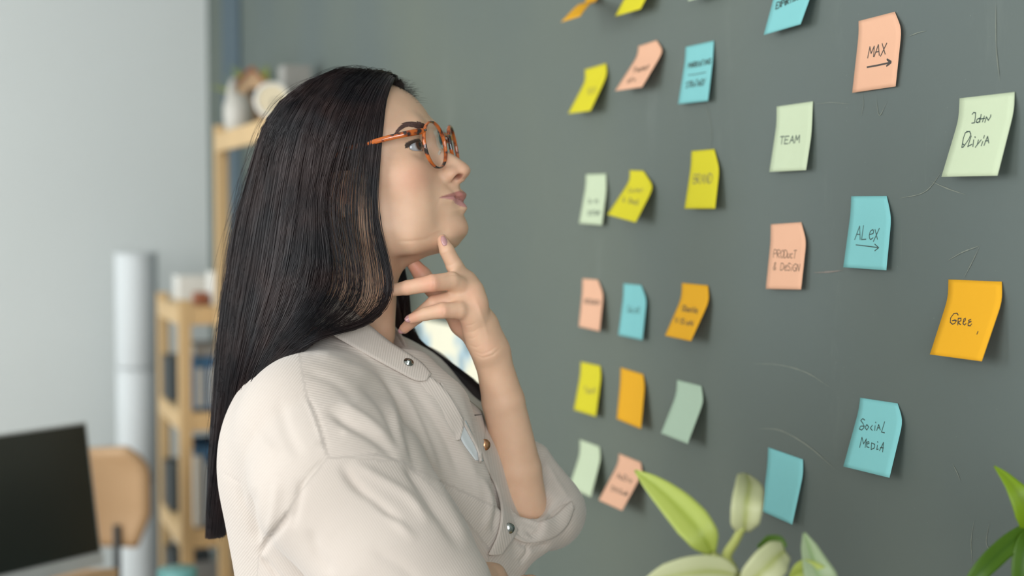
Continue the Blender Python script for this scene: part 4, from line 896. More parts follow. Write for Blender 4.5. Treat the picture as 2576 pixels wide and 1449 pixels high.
for i in range(900):
    t = random.random(); k = t*59; i0 = int(k); a = lc[i0]; b = tc_[i0]; u = random.random(); x, y = a[0]*(1-u)+b[0]*u, a[1]*(1-u)+b[1]*u
    ln = random.uniform(9, 15)*(.6+.4*t); ang = math.radians(150+25*(1-t)+20*(u-.5)) if t < .75 else math.radians(120)
    pts = [hit(bvh_body, x+ln*s*math.cos(ang), y+abs(math.tan(0))*0-ln*s*math.sin(ang)*(.35 if t < .6 else .55)+(ln*s*.35 if t < .35 else 0), .0004) for s in (0, .33, .66, 1)]
    if all(pts): 
        pp = np.array([list(q[0]) for q in pts])
        if np.linalg.norm(pp[0]-pp[-1]) < .012: st.append(pp)
        l2 = W2L(pp); l2[:, 1] *= -1; st.append(L2W(l2))
hairs('eyebrows', st, M_brow, woman, .00016)
# ear stud
e = L2W(mm(-4, -84, -13)); h_ = hit(bvh_body, 871, 519, .001)
lathe('ear_stud', [(0, -.001), (.0018, 0), (.0018, .0012), (0, .002)], h_[0] if h_ else Vector(e), mat('dark steel', srgb(90, 88, 86), .25, 0, metal=1), woman, 14, h_[1] if h_ else Vector((0, -1, 0)))
# nails
M_nail = mat('mauve nail varnish', srgb(196, 148, 148), .18, .03, 40, coat=.6)
def nail(base, tip, w, nrm):
    a = np.array(base, float); b = np.array(tip, float); T = b-a; ln = np.linalg.norm(T); T /= ln; Nn = np.array(nrm, float); Nn -= T*(Nn@T); Nn /= np.linalg.norm(Nn); S = np.cross(T, Nn); V = []; Fc = []; n, k = 9, 7
    for i in range(n):
        t = i/(n-1); ww = w*(1-.55*max(0, (t-.55)/.45)**2)*(.75+.25*min(1, t*5))
        for j in range(k):
            u = j/(k-1)*2-1; V.append(a+T*ln*t+S*u*ww+Nn*(-.45*ww*u*u+.0005*math.sin(math.pi*t)))
    for i in range(n-1):
        for j in range(k-1): q = i*k+j; Fc.append((q, q+1, q+k+1, q+k))
    o = link('fingernail', V, Fc, M_nail, woman); md = o.modifiers.new('s', 'SOLIDIFY'); md.thickness = .0007; return o
nail(Wd(1040, 794, 1.4265), Wd(1018, 805, 1.4275), .0042, (.1, -.8, .45)); nail(Wd(1026, 817, 1.450), Wd(1002, 836, 1.4525), .0044, (-.1, -.9, .3))
nail(Wd(985, 728, 1.4275), Wd(961, 733, 1.431), .0040, (.1, -.85, .35)); nail(Wd(1124, 617, 1.4430), Wd(1115, 593, 1.4462), .0040, (.6, -.8, .1))

# ------------------------------------------------------------------ glasses
glasses = empty('eyeglasses', Vector(L2W(mm(92, 0, 26))), 'orange tortoiseshell eyeglasses with round lenses worn by the woman', 'eyeglasses')
def tort():
    m = bpy.data.materials.new('tortoiseshell'); m.use_nodes = True; nt = m.node_tree; b = nt.nodes['Principled BSDF']; tc = nt.nodes.new('ShaderNodeTexCoord')
    n = nt.nodes.new('ShaderNodeTexNoise'); n.inputs['Scale'].default_value = 95; n.inputs['Detail'].default_value = 3; nt.links.new(tc.outputs['Object'], n.inputs[0])
    r = nt.nodes.new('ShaderNodeValToRGB'); e = r.color_ramp.elements; e[0].position = .40; e[0].color = srgb(44, 30, 26); e[1].position = .52; e[1].color = srgb(200, 102, 36); x = e.new(.46); x.color = srgb(150, 66, 22)
    nt.links.new(n.outputs['Fac'], r.inputs[0]); nt.links.new(r.outputs[0], b.inputs['Base Color']); b.inputs['Roughness'].default_value = .12; b.inputs['Coat Weight'].default_value = .7; b.inputs['Subsurface Weight'].default_value = .0; b.inputs['Transmission Weight'].default_value = .12; return m
M_tort = tort()
M_lens = bpy.data.materials.new('lens glass'); M_lens.use_nodes = True; nt = M_lens.node_tree; nt.nodes.clear(); o_ = nt.nodes.new('ShaderNodeOutputMaterial'); t_ = nt.nodes.new('ShaderNodeBsdfTransparent'); g_ = nt.nodes.new('ShaderNodeBsdfGlossy'); x_ = nt.nodes.new('ShaderNodeMixShader'); f_ = None
g_.inputs['Roughness'].default_value = .01; x_.inputs[0].default_value = .16; nt.links.new(t_.outputs[0], x_.inputs[1]); nt.links.new(g_.outputs[0], x_.inputs[2]); nt.links.new(x_.outputs[0], o_.inputs[0])
WR = math.radians(9)
def rimpt(side, a, r=.0235, df=0):
    y = math.cos(a)*r*1.0; z = math.sin(a)*r*.98+(.0012 if math.sin(a) > 0 else 0)
    c = mm(92, 33.5*side, 25.5); out = y*side           # + = outwards
    return L2W(c+np.array([-out*math.sin(WR)-z*.10*-1+df, y*math.cos(WR), z]))
for side in (-1, 1):
    n = 64; pts = [rimpt(side, 2*math.pi*i/n) for i in range(n)]; V = []; Fc = []; k = 8
    for i in range(n):
        c = L2W(mm(92, 33.5*side, 25.5)); rad = pts[i]-c; rad /= np.linalg.norm(rad); fw = np.cross(pts[(i+1) % n]-pts[i], rad); fw /= np.linalg.norm(fw)
        for j in range(k): a = 2*math.pi*(j+.5)/k; V.append(pts[i]+rad*.00125*math.cos(a)+fw*.0021*math.sin(a))
    for i in range(n):
        for j in range(k): Fc.append((i*k+j, i*k+(j+1) % k, ((i+1) % n)*k+(j+1) % k, ((i+1) % n)*k+j))
    rim = link('rim', V, Fc, M_tort, glasses)
    V = []; Fc = []; R_ = 5
    for q in range(R_+1):
        for i in range(n): p = rimpt(side, 2*math.pi*i/n, .0232*q/R_+1e-5, .0016*(1-(q/R_)**2)); V.append(p)
    for q in range(R_):
        for i in range(n): Fc.append((q*n+i, q*n+(i+1) % n, (q+1)*n+(i+1) % n, (q+1)*n+i))
    link('lens', V, Fc, M_lens, glasses)
    h0 = rimpt(side, math.radians(34) if side > 0 else math.radians(180-34), .0245); h1 = W2L(h0)
    tp = [h1, h1+mm(-3, 3.0*side, .2), mm(76, 68*side, 40.5), mm(45, 76*side, 41.5), mm(5, 79*side, 41), mm(-12, 80*side, 32), mm(-22, 79*side, 14)]
    tube('temple_arm', [L2W(p) for p in tp], [.0030, .0034, .0029, .0026, .0025, .0022, .0020], M_tort, glasses, 10, 44, flat=.62, up=tuple(HL))
    V0 = L2W(h1+mm(1, .5*side, .3))
    if side < 0: tube('hinge_rivet', [V0, V0+HF*.0022], .0011, MATS['dark steel'], glasses, 8)
    tube('nose_pad', [L2W(mm(90, 12*side, 22)), L2W(mm(86, 9.5*side, 18)), L2W(mm(85, 9.5*side, 13))], [.0010, .0022, .0018], M_lens if False else mat('clear pad', srgb(200, 190, 175), .2, 0), glasses, 8, 10)
tube('bridge', [L2W(W2L(rimpt(-1, math.radians(25)))), L2W(mm(95.5, -6, 37)), L2W(mm(96, 0, 38)), L2W(mm(95.5, 6, 37)), L2W(W2L(rimpt(1, math.radians(155))))], [.0022, .0021, .0020, .0021, .0022], M_tort, glasses, 10, 24)
# ------------------------------------------------------------------ shirt
def shirt_prims():
    q = []
    ybody = math.radians(15); Rb = np.array([[math.cos(ybody), -math.sin(ybody), 0], [math.sin(ybody), math.cos(ybody), 0], [0, 0, 1.]])
    def E(c, r, k=.04, sub=False): return Ell(V3(c), r, k, sub, Rb)
    q += [E((-.168, 1.50, 1.19), (.126, .175, .125), .05), E((-.150, 1.50, 1.06), (.135, .165, .20), .06), E((-.150, 1.5, .92), (.14, .17, .14), .06)]
    q += [E((-.190, 1.50, 1.225), (.085, .15, .085), .05)]                                   # upper back
    q += [E((-.075, 1.435, 1.155), (.066, .062, .075), .05), E((-.045, 1.56, 1.165), (.062, .062, .07), .05)]
    q += [E((-.055, 1.46, 1.085), (.060, .07, .06), .05)]
    q += [Cap(Wd(1150, 1090, 1.505), Wd(1238, 1290, 1.486), .026, .028, .025)]
    # yoke from collar to both shoulders
    q += [Cap(Wd(852, 960, 1.455), Wd(786, 1050, 1.37), .046, .056, .045), Cap(Wd(900, 960, 1.50), Wd(1030, 985, 1.62), .045, .045, .05)]
    q += [Cap(Wd(980, 935, 1.44), Wd(1075, 1035, 1.425), .028, .036, .06)]
    # near sleeve
    q += [Cap(Wd(790, 1085, 1.345), Wd(850, 1205, 1.315), .063, .080, .04), Cap(Wd(850, 1205, 1.315), Wd(990, 1400, 1.282), .080, .071, .010), Cap(Wd(990, 1400, 1.282), Wd(1065, 1500, 1.27), .071, .064, .010), Cap(Wd(990, 1440, 1.282), Wd(1110, 1480, 1.29), .052, .040, .012)]
    # far sleeve to the elbow and the puffed cuff
    q += [Cap(Wd(1050, 990, 1.64), Wd(1230, 1150, 1.615), .045, .040, .04), Cap(Wd(1230, 1150, 1.61), Wd(1372, 1300, 1.545), .042, .036, .03)]
    q += [Ell(Wd(1385, 1285, 1.525), (.025, .035, .028), .03), Cap(Wd(1392, 1310, 1.50), Wd(1280, 1390, 1.46), .021, .017, .025), Cap(Wd(1400, 1280, 1.53), Wd(1352, 1150, 1.555), .022, .012, .03)]
    q += [Cap(Wd(1330, 1330, 1.475), Wd(1300, 1350, 1.46), .022, .020, .02)]
    # opening the forearm comes out of
    q += [Cap(Wd(1324, 1246, 1.476), Wd(1262, 1000, 1.458), .0275, .034, .006, True), Cap(Wd(1312, 1232, 1.43), Wd(1262, 1000, 1.42), .028, .034, .008, True)]
    # neck opening, tilted forward
    A = Wd(748, 798, 1.51); B = Wd(1058, 945, 1.435); f = (B-A)/np.linalg.norm(B-A); lt = np.array([math.sin(ybody), math.cos(ybody), 0]); lt -= f*(lt@f); lt /= np.linalg.norm(lt); up = np.cross(f, lt)
    q += [Ell((A+B)/2+up*.053, (np.linalg.norm(B-A)/2+.004, .088, .047), .010, True, np.stack([f, lt, up]))]
    q += [Cap(Wd(880, 800, 1.5), Wd(895, 880, 1.49), .058, .045, .012, True)]
    return q
SV, SQ = nets(shirt_prims(), .0023)
SV = smooth_mesh(SV, SQ, 3, .5)
sn = normals(SV, SQ); sp = npproj(SV)
def folds(V, n, p, lst, mask, wf_=1.):
    for pts, wd, amp in lst:
        wd *= wf_; dd, tt = segdist(p, [tuple(c[:2]) for c in catmull([(x, y, 0) for x, y in pts], max(8, len(pts)*5))])
        e = np.clip(np.sin(np.pi*np.clip(tt, 0, 1))*1.6, 0, 1); e = np.where((dd > wd*2.5), 0, e)
        V += n*(mask*amp*.00082*e*np.exp(-(dd/wd)**2))[:, None]
nearm = np.clip((.35-sn[:, 1])/.3, 0, 1)
from mathutils import noise as mnoise
ns = np.array([mnoise.noise(Vector(v)*9)*.6+mnoise.noise(Vector(v)*19+Vector((5, 1, 2)))*.28 for v in SV])
SV += sn*(ns*.0016)[:, None]
FOLD = [ # broad soft folds (negative = valley), measured on the cloth
 ([(820, 1028), (880, 1068), (945, 1105), (1000, 1150)], 17, -5.0), ([(850, 1010), (925, 1058), (985, 1110)], 15, 3.0),
 ([(880, 915), (945, 960), (985, 1030), (1005, 1100)], 15, 4.0), ([(905, 965), (955, 1015), (990, 1085), (1008, 1130)], 14, -3.5), ([(945, 935), (1000, 1000), (1030, 1100), (1060, 1200)], 16, -5.0), ([(975, 950), (1030, 1020), (1075, 1120), (1110, 1220)], 15, 3.5),
 ([(1000, 935), (1065, 1010), (1125, 1110), (1165, 1220)], 17, -3.5), ([(1040, 965), (1110, 1060), (1180, 1160), (1215, 1260)], 16, 2.5), ([(1020, 1130), (1060, 1230), (1130, 1330), (1165, 1390)], 20, -4.0), ([(1085, 1190), (1140, 1290), (1180, 1370)], 17, 3.0),
 ([(800, 1120), (830, 1100), (870, 1085)], 16, -2.0), ([(830, 860), (900, 885), (960, 925)], 16, -3.0), ([(790, 885), (870, 915), (935, 960)], 16, 2.5), ([(760, 930), (840, 960), (900, 1010)], 18, -2.0),
 ([(855, 1168), (890, 1215), (950, 1268), (1010, 1315)], 16, -5.5), ([(880, 1160), (950, 1200), (1030, 1250), (1085, 1320)], 18, 3.5), ([(900, 1230), (970, 1290), (1050, 1360)], 16, 2.8), ([(1010, 1165), (1060, 1215), (1095, 1270), (1120, 1310)], 14, -3.0),
 ([(760, 1200), (748, 1260), (735, 1330)], 15, -3.0), ([(735, 1285), (700, 1330), (660, 1380), (650, 1405)], 13, -4.5), ([(655, 1400), (690, 1440), (730, 1480)], 12, -3.5), ([(640, 1225), (635, 1300), (648, 1370)], 17, -3.0), ([(600, 1210), (612, 1270), (640, 1330), (655, 1390)], 12, -2.2), ([(700, 1200), (690, 1290), (670, 1350)], 18, 2.5),
 ([(780, 1330), (800, 1390), (840, 1449)], 20, -2.5), ([(930, 1380), (1000, 1420), (1060, 1470)], 20, -2.0), ([(610, 1040), (650, 1100), (700, 1150)], 22, 1.8), ([(700, 1000), (720, 1080), (760, 1160)], 22, -1.8),
 ([(1230, 1200), (1255, 1270), (1240, 1345)], 9, -5.0), ([(1205, 1190), (1235, 1260), (1218, 1340)], 12, 3.0),
 # rolled cuff
 ([(1378, 1310), (1392, 1280), (1425, 1262), (1442, 1268)], 8, -4.5), ([(1315, 1330), (1345, 1345), (1380, 1340), (1410, 1330)], 7, -3.5), ([(1300, 1362), (1340, 1378), (1385, 1368)], 8, -4.0), ([(1330, 1372), (1325, 1395), (1305, 1418)], 7, -3.5), ([(1365, 1150), (1400, 1210), (1430, 1255)], 10, 2.0),
 ([(1310, 1303), (1335, 1312), (1360, 1318), (1388, 1322)], 5, 2.2), ([(1300, 1345), (1322, 1352), (1350, 1355)], 4, 2.0)]
folds(SV, sn, sp, FOLD, nearm, .72)
SEAMS = [([(768, 985), (795, 1040), (812, 1090), (826, 1150)], 3.4, -1.5), ([(826, 1150), (880, 1144), (940, 1141), (985, 1148), (1012, 1165)], 3.4, -1.7), ([(826, 1150), (790, 1178), (760, 1215), (742, 1255)], 3.6, -2.2),
         ([(740, 1270), (705, 1315), (675, 1350), (652, 1395)], 3.6, -2.2), ([(556, 1188), (580, 1202), (612, 1220)], 3.2, -1.2), ([(652, 1395), (680, 1430), (700, 1460)], 3.4, -1.6), ([(1055, 958), (1090, 990), (1130, 1050), (1148, 1090)], 3.0, -.6)]
sn = normals(SV, SQ); sp = npproj(SV)
def polyin(p, poly):
    r = np.zeros(len(p), bool); j = len(poly)-1
    for i in range(len(poly)):
        xi, yi = poly[i]; xj, yj = poly[j]; c = ((yi > p[:, 1]) != (yj > p[:, 1])) & (p[:, 0] < (xj-xi)*(p[:, 1]-yi)/((yj-yi) or 1e-9)+xi); r ^= c; j = i
    return r
folds(SV, sn, sp, SEAMS, nearm)
folds(SV, sn, sp, [([(x+dx_, y+dy_) for x, y in pts], 4.5, .8) for pts, w_, a_ in SEAMS[:4] for dx_, dy_ in ((-7, 5),)], nearm)
SC_ = FPX/1.38   # px per metre on the near cloth
sleeve = polyin(sp, [(826, 1150), (1012, 1160), (1130, 1260), (1230, 1380), (1230, 1600), (640, 1600), (650, 1400), (742, 1255)])
yoke = polyin(sp, [(768, 985), (826, 1150), (1012, 1165), (1300, 1300), (1500, 900), (1000, 700), (740, 800)]) & ~sleeve
ang = np.where(sleeve, math.radians(58), np.where(yoke, math.radians(12), math.radians(-52)))
rib = -np.sin(ang)*sp[:, 0]+np.cos(ang)*sp[:, 1]
rib = rib*sp.shape[0]**0/SC_*1000
farm = sn[:, 1] > .5; rib = np.where(farm, SV[:, 2]*1000, rib)
def cloth(name, col, ribs=True):
    m = bpy.data.materials.new(name); m.use_nodes = True; nt = m.node_tree; b = nt.nodes['Principled BSDF']; b.inputs['Roughness'].default_value = .85; b.inputs['Specular IOR Level'].default_value = .2
    b.inputs['Sheen Weight'].default_value = .25; b.inputs['Sheen Roughness'].default_value = .5
    tc = nt.nodes.new('ShaderNodeTexCoord'); n = nt.nodes.new('ShaderNodeTexNoise'); n.inputs['Scale'].default_value = 9; n.inputs['Detail'].default_value = 4; nt.links.new(tc.outputs['Object'], n.inputs[0])
    mx = nt.nodes.new('ShaderNodeMix'); mx.data_type = 'RGBA'; mx.inputs[6].default_value = tuple(c*.95 for c in col[:3])+(1,); mx.inputs[7].default_value = col; nt.links.new(n.outputs['Fac'], mx.inputs[0])
    at = nt.nodes.new('ShaderNodeAttribute'); at.attribute_name = 'rib'; mu = nt.nodes.new('ShaderNodeMath'); mu.operation = 'MULTIPLY'; mu.inputs[1].default_value = 2*math.pi/2.35
    nt.links.new(at.outputs['Fac'], mu.inputs[0]); si = nt.nodes.new('ShaderNodeMath'); si.operation = 'SINE'; nt.links.new(mu.outputs[0], si.inputs[0])
    n3 = nt.nodes.new('ShaderNodeTexNoise'); n3.inputs['Scale'].default_value = 900; nt.links.new(tc.outputs['Object'], n3.inputs[0])
    ad = nt.nodes.new('ShaderNodeMath'); ad.operation = 'ADD'; nt.links.new(si.outputs[0], ad.inputs[0]); nt.links.new(n3.outputs['Fac'], ad.inputs[1])
    bp = nt.nodes.new('ShaderNodeBump'); bp.inputs['Strength'].default_value = .4; bp.inputs['Distance'].default_value = .00022; nt.links.new(ad.outputs[0], bp.inputs['Height']); nt.links.new(bp.outputs[0], b.inputs['Normal'])
    mr = nt.nodes.new('ShaderNodeMapRange'); mr.inputs[1].default_value = -1; mr.inputs[2].default_value = 1; mr.inputs[3].default_value = .95; mr.inputs[4].default_value = 1.02; nt.links.new(si.outputs[0], mr.inputs[0])
    vm = nt.nodes.new('ShaderNodeVectorMath'); vm.operation = 'SCALE'; nt.links.new(mx.outputs[2], vm.inputs[0]); nt.links.new(mr.outputs[0], vm.inputs['Scale']); nt.links.new(vm.outputs[0], b.inputs['Base Color'])
    return m
M_cloth = cloth('beige cord cloth', srgb(205, 194, 184))
shirt = npmesh('shirt', SV, SQ, M_cloth, woman); addf(shirt, 'rib', rib)
bvh_shirt = BVHTree.FromPolygons([Vector(v) for v in SV], [tuple(int(i) for i in q) for q in SQ])
def ribattr(o, ang, per=1.0):
    me = o.data; co = np.zeros(len(me.vertices)*3); me.vertices.foreach_get('co', co); w = co.reshape(-1, 3)
    p = npproj(w); addf(o, 'rib', (-math.sin(ang)*p[:, 0]+math.cos(ang)*p[:, 1])/SC_*1000*per)
def Ws(l): return [Wd(*a) for a in l]
def onshirt(l, off=.0025, lim=.09):
    out = []
    for x, y, Y in l:
        d = ray(x, y); h = bvh_shirt.ray_cast(C0, d.normalized())[0]
        out.append(Wd(x, y, min(Y, h.y-off)) if (h is not None and abs(h.y-Y) < lim) else Wd(x, y, Y))
    return out
def onsurf(l, off=.0025):
    out = []; last = None
    for x, y, Y in l:
        h = bvh_shirt.ray_cast(C0, ray(x, y).normalized())[0]
        out.append(Wd(x, y, h.y-off) if (h is not None and abs(h.y-Y) < .09) else Wd(x, y, Y))
    return out
# stand collar round the neck
ct = onshirt([(1084, 942, 1.412), (1062, 915, 1.412), (1028, 891, 1.415), (985, 864, 1.420), (930, 820, 1.425), (870, 768, 1.432), (806, 738, 1.455)])+Ws([(780, 738, 1.51), (835, 745, 1.57), (930, 780, 1.585), (980, 812, 1.56), (1012, 848, 1.51), (1030, 893, 1.465)])
cb = onsurf([(1072, 958, 1.40), (1050, 958, 1.40), (1000, 934, 1.40), (945, 904, 1.40), (880, 868, 1.40), (812, 828, 1.41), (748, 794, 1.44)])+Ws([(730, 795, 1.51), (800, 820, 1.60), (905, 850, 1.62), (968, 875, 1.59), (1005, 905, 1.53), (1030, 925, 1.455)])
o = strip('collar', ct, cb, M_cloth, woman, 90, 9, .0022, -.002, (0, 1, 0)); ribattr(o, math.radians(100))
# front edge: near placket, open flap, far placket
o = strip('placket', onsurf([(1052, 962, 1.40), (1080, 995, 1.40), (1112, 1040, 1.40), (1132, 1080, 1.40), (1136, 1112, 1.40)], -.0015), onsurf([(1084, 948, 1.40), (1115, 975, 1.40), (1150, 1022, 1.41), (1166, 1062, 1.41), (1158, 1106, 1.41)], .004), M_cloth, woman, 40, 6, .002); ribattr(o, math.radians(60))
o = strip('lapel_flap', onsurf([(1108, 962, 1.45), (1132, 1000, 1.45), (1150, 1030, 1.45), (1156, 1047, 1.45)], .003), onsurf([(1150, 985, 1.50), (1188, 1015, 1.49), (1210, 1034, 1.475), (1214, 1043, 1.465)], .010), M_cloth, woman, 24, 10, .002, .006, (-.2, -1, .2)); ribattr(o, math.radians(30))
o = strip('lapel_flap', onsurf([(1158, 1050, 1.44), (1180, 1090, 1.44), (1200, 1130, 1.44), (1208, 1165, 1.44)], .004), onsurf([(1214, 1043, 1.45), (1219, 1075, 1.45), (1216, 1110, 1.45), (1211, 1150, 1.45)], .012), M_cloth, woman, 24, 10, .002, .004, (0, -1, 0)); ribattr(o, math.radians(80))
o = strip('placket', onsurf([(1212, 1060, 1.45), (1208, 1110, 1.45), (1222, 1170, 1.435), (1250, 1230, 1.425), (1262, 1290, 1.42), (1252, 1345, 1.42), (1228, 1395, 1.425)], .004), onsurf([(1226, 1068, 1.455), (1256, 1115, 1.455), (1284, 1175, 1.445), (1302, 1235, 1.44), (1310, 1290, 1.438), (1296, 1345, 1.435), (1262, 1395, 1.435)], .006), M_cloth, woman, 60, 10, .0022, .004, (-.3, -1, 0)); ribattr(o, math.radians(80))
o = strip('inner_shirt', onsurf([(1150, 1062, 1.44), (1160, 1105, 1.44), (1196, 1158, 1.44)], .0015), onsurf([(1172, 1058, 1.44), (1196, 1110, 1.44), (1216, 1160, 1.44)], .0015), mat('pale blue cotton', srgb(212, 217, 218), .9, .03, 40, .1, 400), woman, 20, 6, .001)
o = strip('cuff', onsurf([(1300, 1292, 1.45), (1332, 1303, 1.45), (1366, 1310, 1.45), (1398, 1296, 1.47), (1424, 1272, 1.48), (1438, 1262, 1.49)], .004), onsurf([(1288, 1348, 1.44), (1322, 1364, 1.44), (1364, 1362, 1.45), (1402, 1346, 1.47), (1428, 1318, 1.48), (1442, 1280, 1.49)], .003), M_cloth, woman, 50, 8, .0026, .003, (0, -1, 0)); ribattr(o, math.radians(35))
M_bronze = mat('bronze snap', srgb(190, 140, 104), .25, 0, metal=1); M_steel = mat('steel snap', srgb(150, 155, 152), .22, 0, metal=1)
def snap(x, y, Y, ax, m, r=.0062):
    c = Wd(x, y, Y); ax = Vector(ax).normalized()
    lathe('snap_button', [(0, -.0005), (r*.9, -.0005), (r, .0004), (r*.95, .0013), (r*.55, .0021), (0, .0023)], Vector(c), m, woman, 28, ax)
def snapon(x, y, m, r, off):
    bpy.context.view_layer.update(); h = SC.ray_cast(bpy.context.evaluated_depsgraph_get(), C0, ray(x, y).normalized()); snap(x, y, (h[1].y if h[0] else 1.44)-off, (.2, -1, .15), m, r)
snapon(1219, 1119, M_bronze, .0060, .0012); snapon(1281, 1329, M_steel, .0056, .0012)
h_ = bvh_shirt.ray_cast(C0, ray(1028, 911).normalized())[0]; c_ = Wd(1028, 911, min(1.41, (h_.y if h_ else 1.41)-.0045)); lathe('snap_button', [(0, 0), (.0052, 0), (.0050, .0008), (.0026, .0012), (.0026, .0026), (.0012, .0032), (0, .0032)], Vector(c_), M_steel, woman, 24, Vector((.35, -.55, .75)))
# trousers below the frame so the figure stands on the floor
M_trs = mat('dark trousers', srgb(52, 56, 66), .8, .08, 30)
legs = [Cap((-.15, 1.44, .86), (-.14, 1.43, .47), .088, .058, .04), Cap((-.14, 1.43, .47), (-.16, 1.43, .10), .058, .045, .03), Cap((-.15, 1.56, .86), (-.13, 1.57, .47), .088, .058, .04), Cap((-.13, 1.57, .47), (-.15, 1.57, .10), .058, .045, .03), Ell((-.15, 1.5, .90), (.13, .165, .12), .05)]
tv, tq = nets(legs, .008); npmesh('trousers', tv, tq, M_trs, woman)
for yy, xx in ((1.43, -.16), (1.57, -.15)):
    sv_, sq_ = nets([Ell((xx+.05, yy, .035), (.13, .042, .035), .02), Ell((xx-.01, yy, .07), (.05, .042, .06), .03), Ell((xx+.05, yy, -.03), (.2, .1, .031), .003, True)], .005); npmesh('shoe', sv_, sq_, mat('white shoe leather', srgb(220, 218, 212), .5, .02, 20), woman)
# ------------------------------------------------------------------ hair
M_hair = bpy.data.materials.new('dark brown hair'); M_hair.use_nodes = True; nt = M_hair.node_tree; b = nt.nodes['Principled BSDF']
tc = nt.nodes.new('ShaderNodeTexCoord'); n_ = nt.nodes.new('ShaderNodeTexNoise'); n_.inputs['Scale'].default_value = 25; n_.inputs['Detail'].default_value = 3; nt.links.new(tc.outputs['Object'], n_.inputs[0])
rp = nt.nodes.new('ShaderNodeValToRGB'); rp.color_ramp.elements[0].position = .38; rp.color_ramp.elements[0].color = srgb(24, 22, 26); rp.color_ramp.elements[1].position = .66; rp.color_ramp.elements[1].color = srgb(48, 35, 34); nt.links.new(n_.outputs['Fac'], rp.inputs[0]); nt.links.new(rp.outputs[0], b.inputs['Base Color'])
b.inputs['Roughness'].default_value = .34; b.inputs['Specular IOR Level'].default_value = .36
capc, capr = mm(-8, 0, 50), mm(103, 86, 83.5)
def cap_hit(x, y, k=1.0):
    d = np.array(list(ray(x, y))); o = np.array([0, 0, CAMZ]); dl = (HR@d)/(capr*k); ol = (W2L(o)-capc)/(capr*k)
    A = dl@dl; B = ol@dl; C = ol@ol-1; disc = B*B-A*C
    if disc >= 0:
        t = (-B-math.sqrt(disc))/A
        if (ol+dl*t)[2] > 0: return o+d*t
    dl[2] = ol[2] = 0; A = dl@dl; B = ol@dl; C = ol@ol-1; disc = B*B-A*C       # below the widest level the hair hangs straight
    if disc < 0: return None
    return o+d*((-B-math.sqrt(disc))/A)
def guide(l):
    if len(l[0]) == 3 and 1.485 < l[0][2] < 1.505: l = [(l[0][0]+8, l[0][1]+12, 1.545)]+[(l[0][0], l[0][1], 1.505)]+l[1:]
    out = []
    for q in l:
        if len(q) == 3: out.append(Wd(*q))
        else:
            h = cap_hit(*q)
            out.append(h if h is not None else Wd(q[0], q[1], 1.5))
    g = catmull(out, 56)
    for _ in range(6):
        q = (W2L(g)-capc)/capr; e = np.where(q[:, 2] > 0, np.linalg.norm(q, axis=1), np.hypot(q[:, 0], q[:, 1])+.001); m = (e < 1) & (q[:, 2] > -.6)
        q2 = q/np.maximum(e, .5)[:, None]; q2[:, 2] = np.where(q[:, 2] > 0, q2[:, 2], q[:, 2]); g[m] = L2W(q2*capr+capc)[m]
        o = g.copy(); o[1:-1] = (g[:-2]+2*g[1:-1]+g[2:])/4; o[:2] = g[:2]; g = o
    return g
NG = [guide(g) for g in [
 [(992, 203, 1.49), (967, 232, 1.44), (961, 290), (954, 355), (945, 430), (939, 500, 1.418), (947, 570, 1.415), (966, 640, 1.415), (984, 700, 1.416), (984, 752, 1.416), (950, 800, 1.405), (895, 826, 1.392), (825, 836, 1.372), (755, 862, 1.362), (690, 925, 1.365), (636, 1010, 1.385), (600, 1110, 1.41), (576, 1220, 1.45), (566, 1376, 1.47)],
 [(988, 196, 1.49), (945, 240), (925, 330), (914, 430), (908, 520, 1.412), (913, 610, 1.41), (930, 690, 1.41), (932, 750, 1.41), (900, 795, 1.40), (850, 820, 1.388), (780, 848, 1.368), (700, 915, 1.365), (640, 1000, 1.385), (597, 1110, 1.41), (573, 1230, 1.45), (560, 1376, 1.47)],
 [(965, 187, 1.49), (900, 240), (862, 330), (832, 430), (812, 520, 1.408), (830, 610, 1.405), (842, 690, 1.40), (825, 750, 1.392), (785, 800, 1.38), (728, 860, 1.37), (668, 940, 1.372), (620, 1040, 1.395), (590, 1140, 1.42), (567, 1250, 1.455), (553, 1377, 1.475)],
 [(930, 178, 1.49), (850, 225), (805, 320), (785, 430), (770, 540, 1.41), (760, 640, 1.405), (742, 730, 1.40), (712, 800, 1.40), (672, 880, 1.40), (630, 970, 1.41), (600, 1065, 1.425), (575, 1165, 1.445), (556, 1270, 1.47), (545, 1377, 1.48)],
 [(900, 174, 1.49), (810, 215), (750, 310), (715, 430), (695, 550, 1.43), (680, 660, 1.43), (658, 760, 1.43), (633, 850, 1.43), (608, 950, 1.44), (585, 1050, 1.455), (565, 1155, 1.465), (546, 1270, 1.48), (536, 1377, 1.485)],
 [(875, 173, 1.49), (775, 216), (705, 310), (665, 430), (640, 550, 1.465), (620, 670, 1.465), (600, 780, 1.465), (585, 880, 1.465), (570, 990, 1.47), (558, 1090, 1.475), (545, 1190, 1.485), (533, 1290, 1.49), (529, 1378, 1.49)],
 [(862, 173, 1.50), (768, 213, 1.5), (698, 292, 1.51), (653, 380, 1.515), (616, 480, 1.515), (590, 590, 1.51), (572, 710, 1.51), (557, 830, 1.51), (547, 940, 1.51), (540, 1050, 1.51), (532, 1150, 1.505), (525, 1280, 1.50), (522, 1376, 1.50)],
 [(860, 175, 1.52), (782, 217, 1.55), (722, 300, 1.575), (682, 400, 1.585), (645, 500, 1.575), (615, 600, 1.56), (595, 720, 1.55), (580, 850, 1.55), (565, 980, 1.55), (553, 1100, 1.545), (543, 1220, 1.53), (534, 1376, 1.515)],
 [(885, 175, 1.53), (830, 222, 1.575), (795, 310, 1.60), (775, 430, 1.60), (740, 560, 1.585), (700, 690, 1.575), (660, 810, 1.575), (620, 930, 1.57), (590, 1060, 1.565), (565, 1200, 1.54), (545, 1376, 1.525)]]]
NG = np.array(NG)
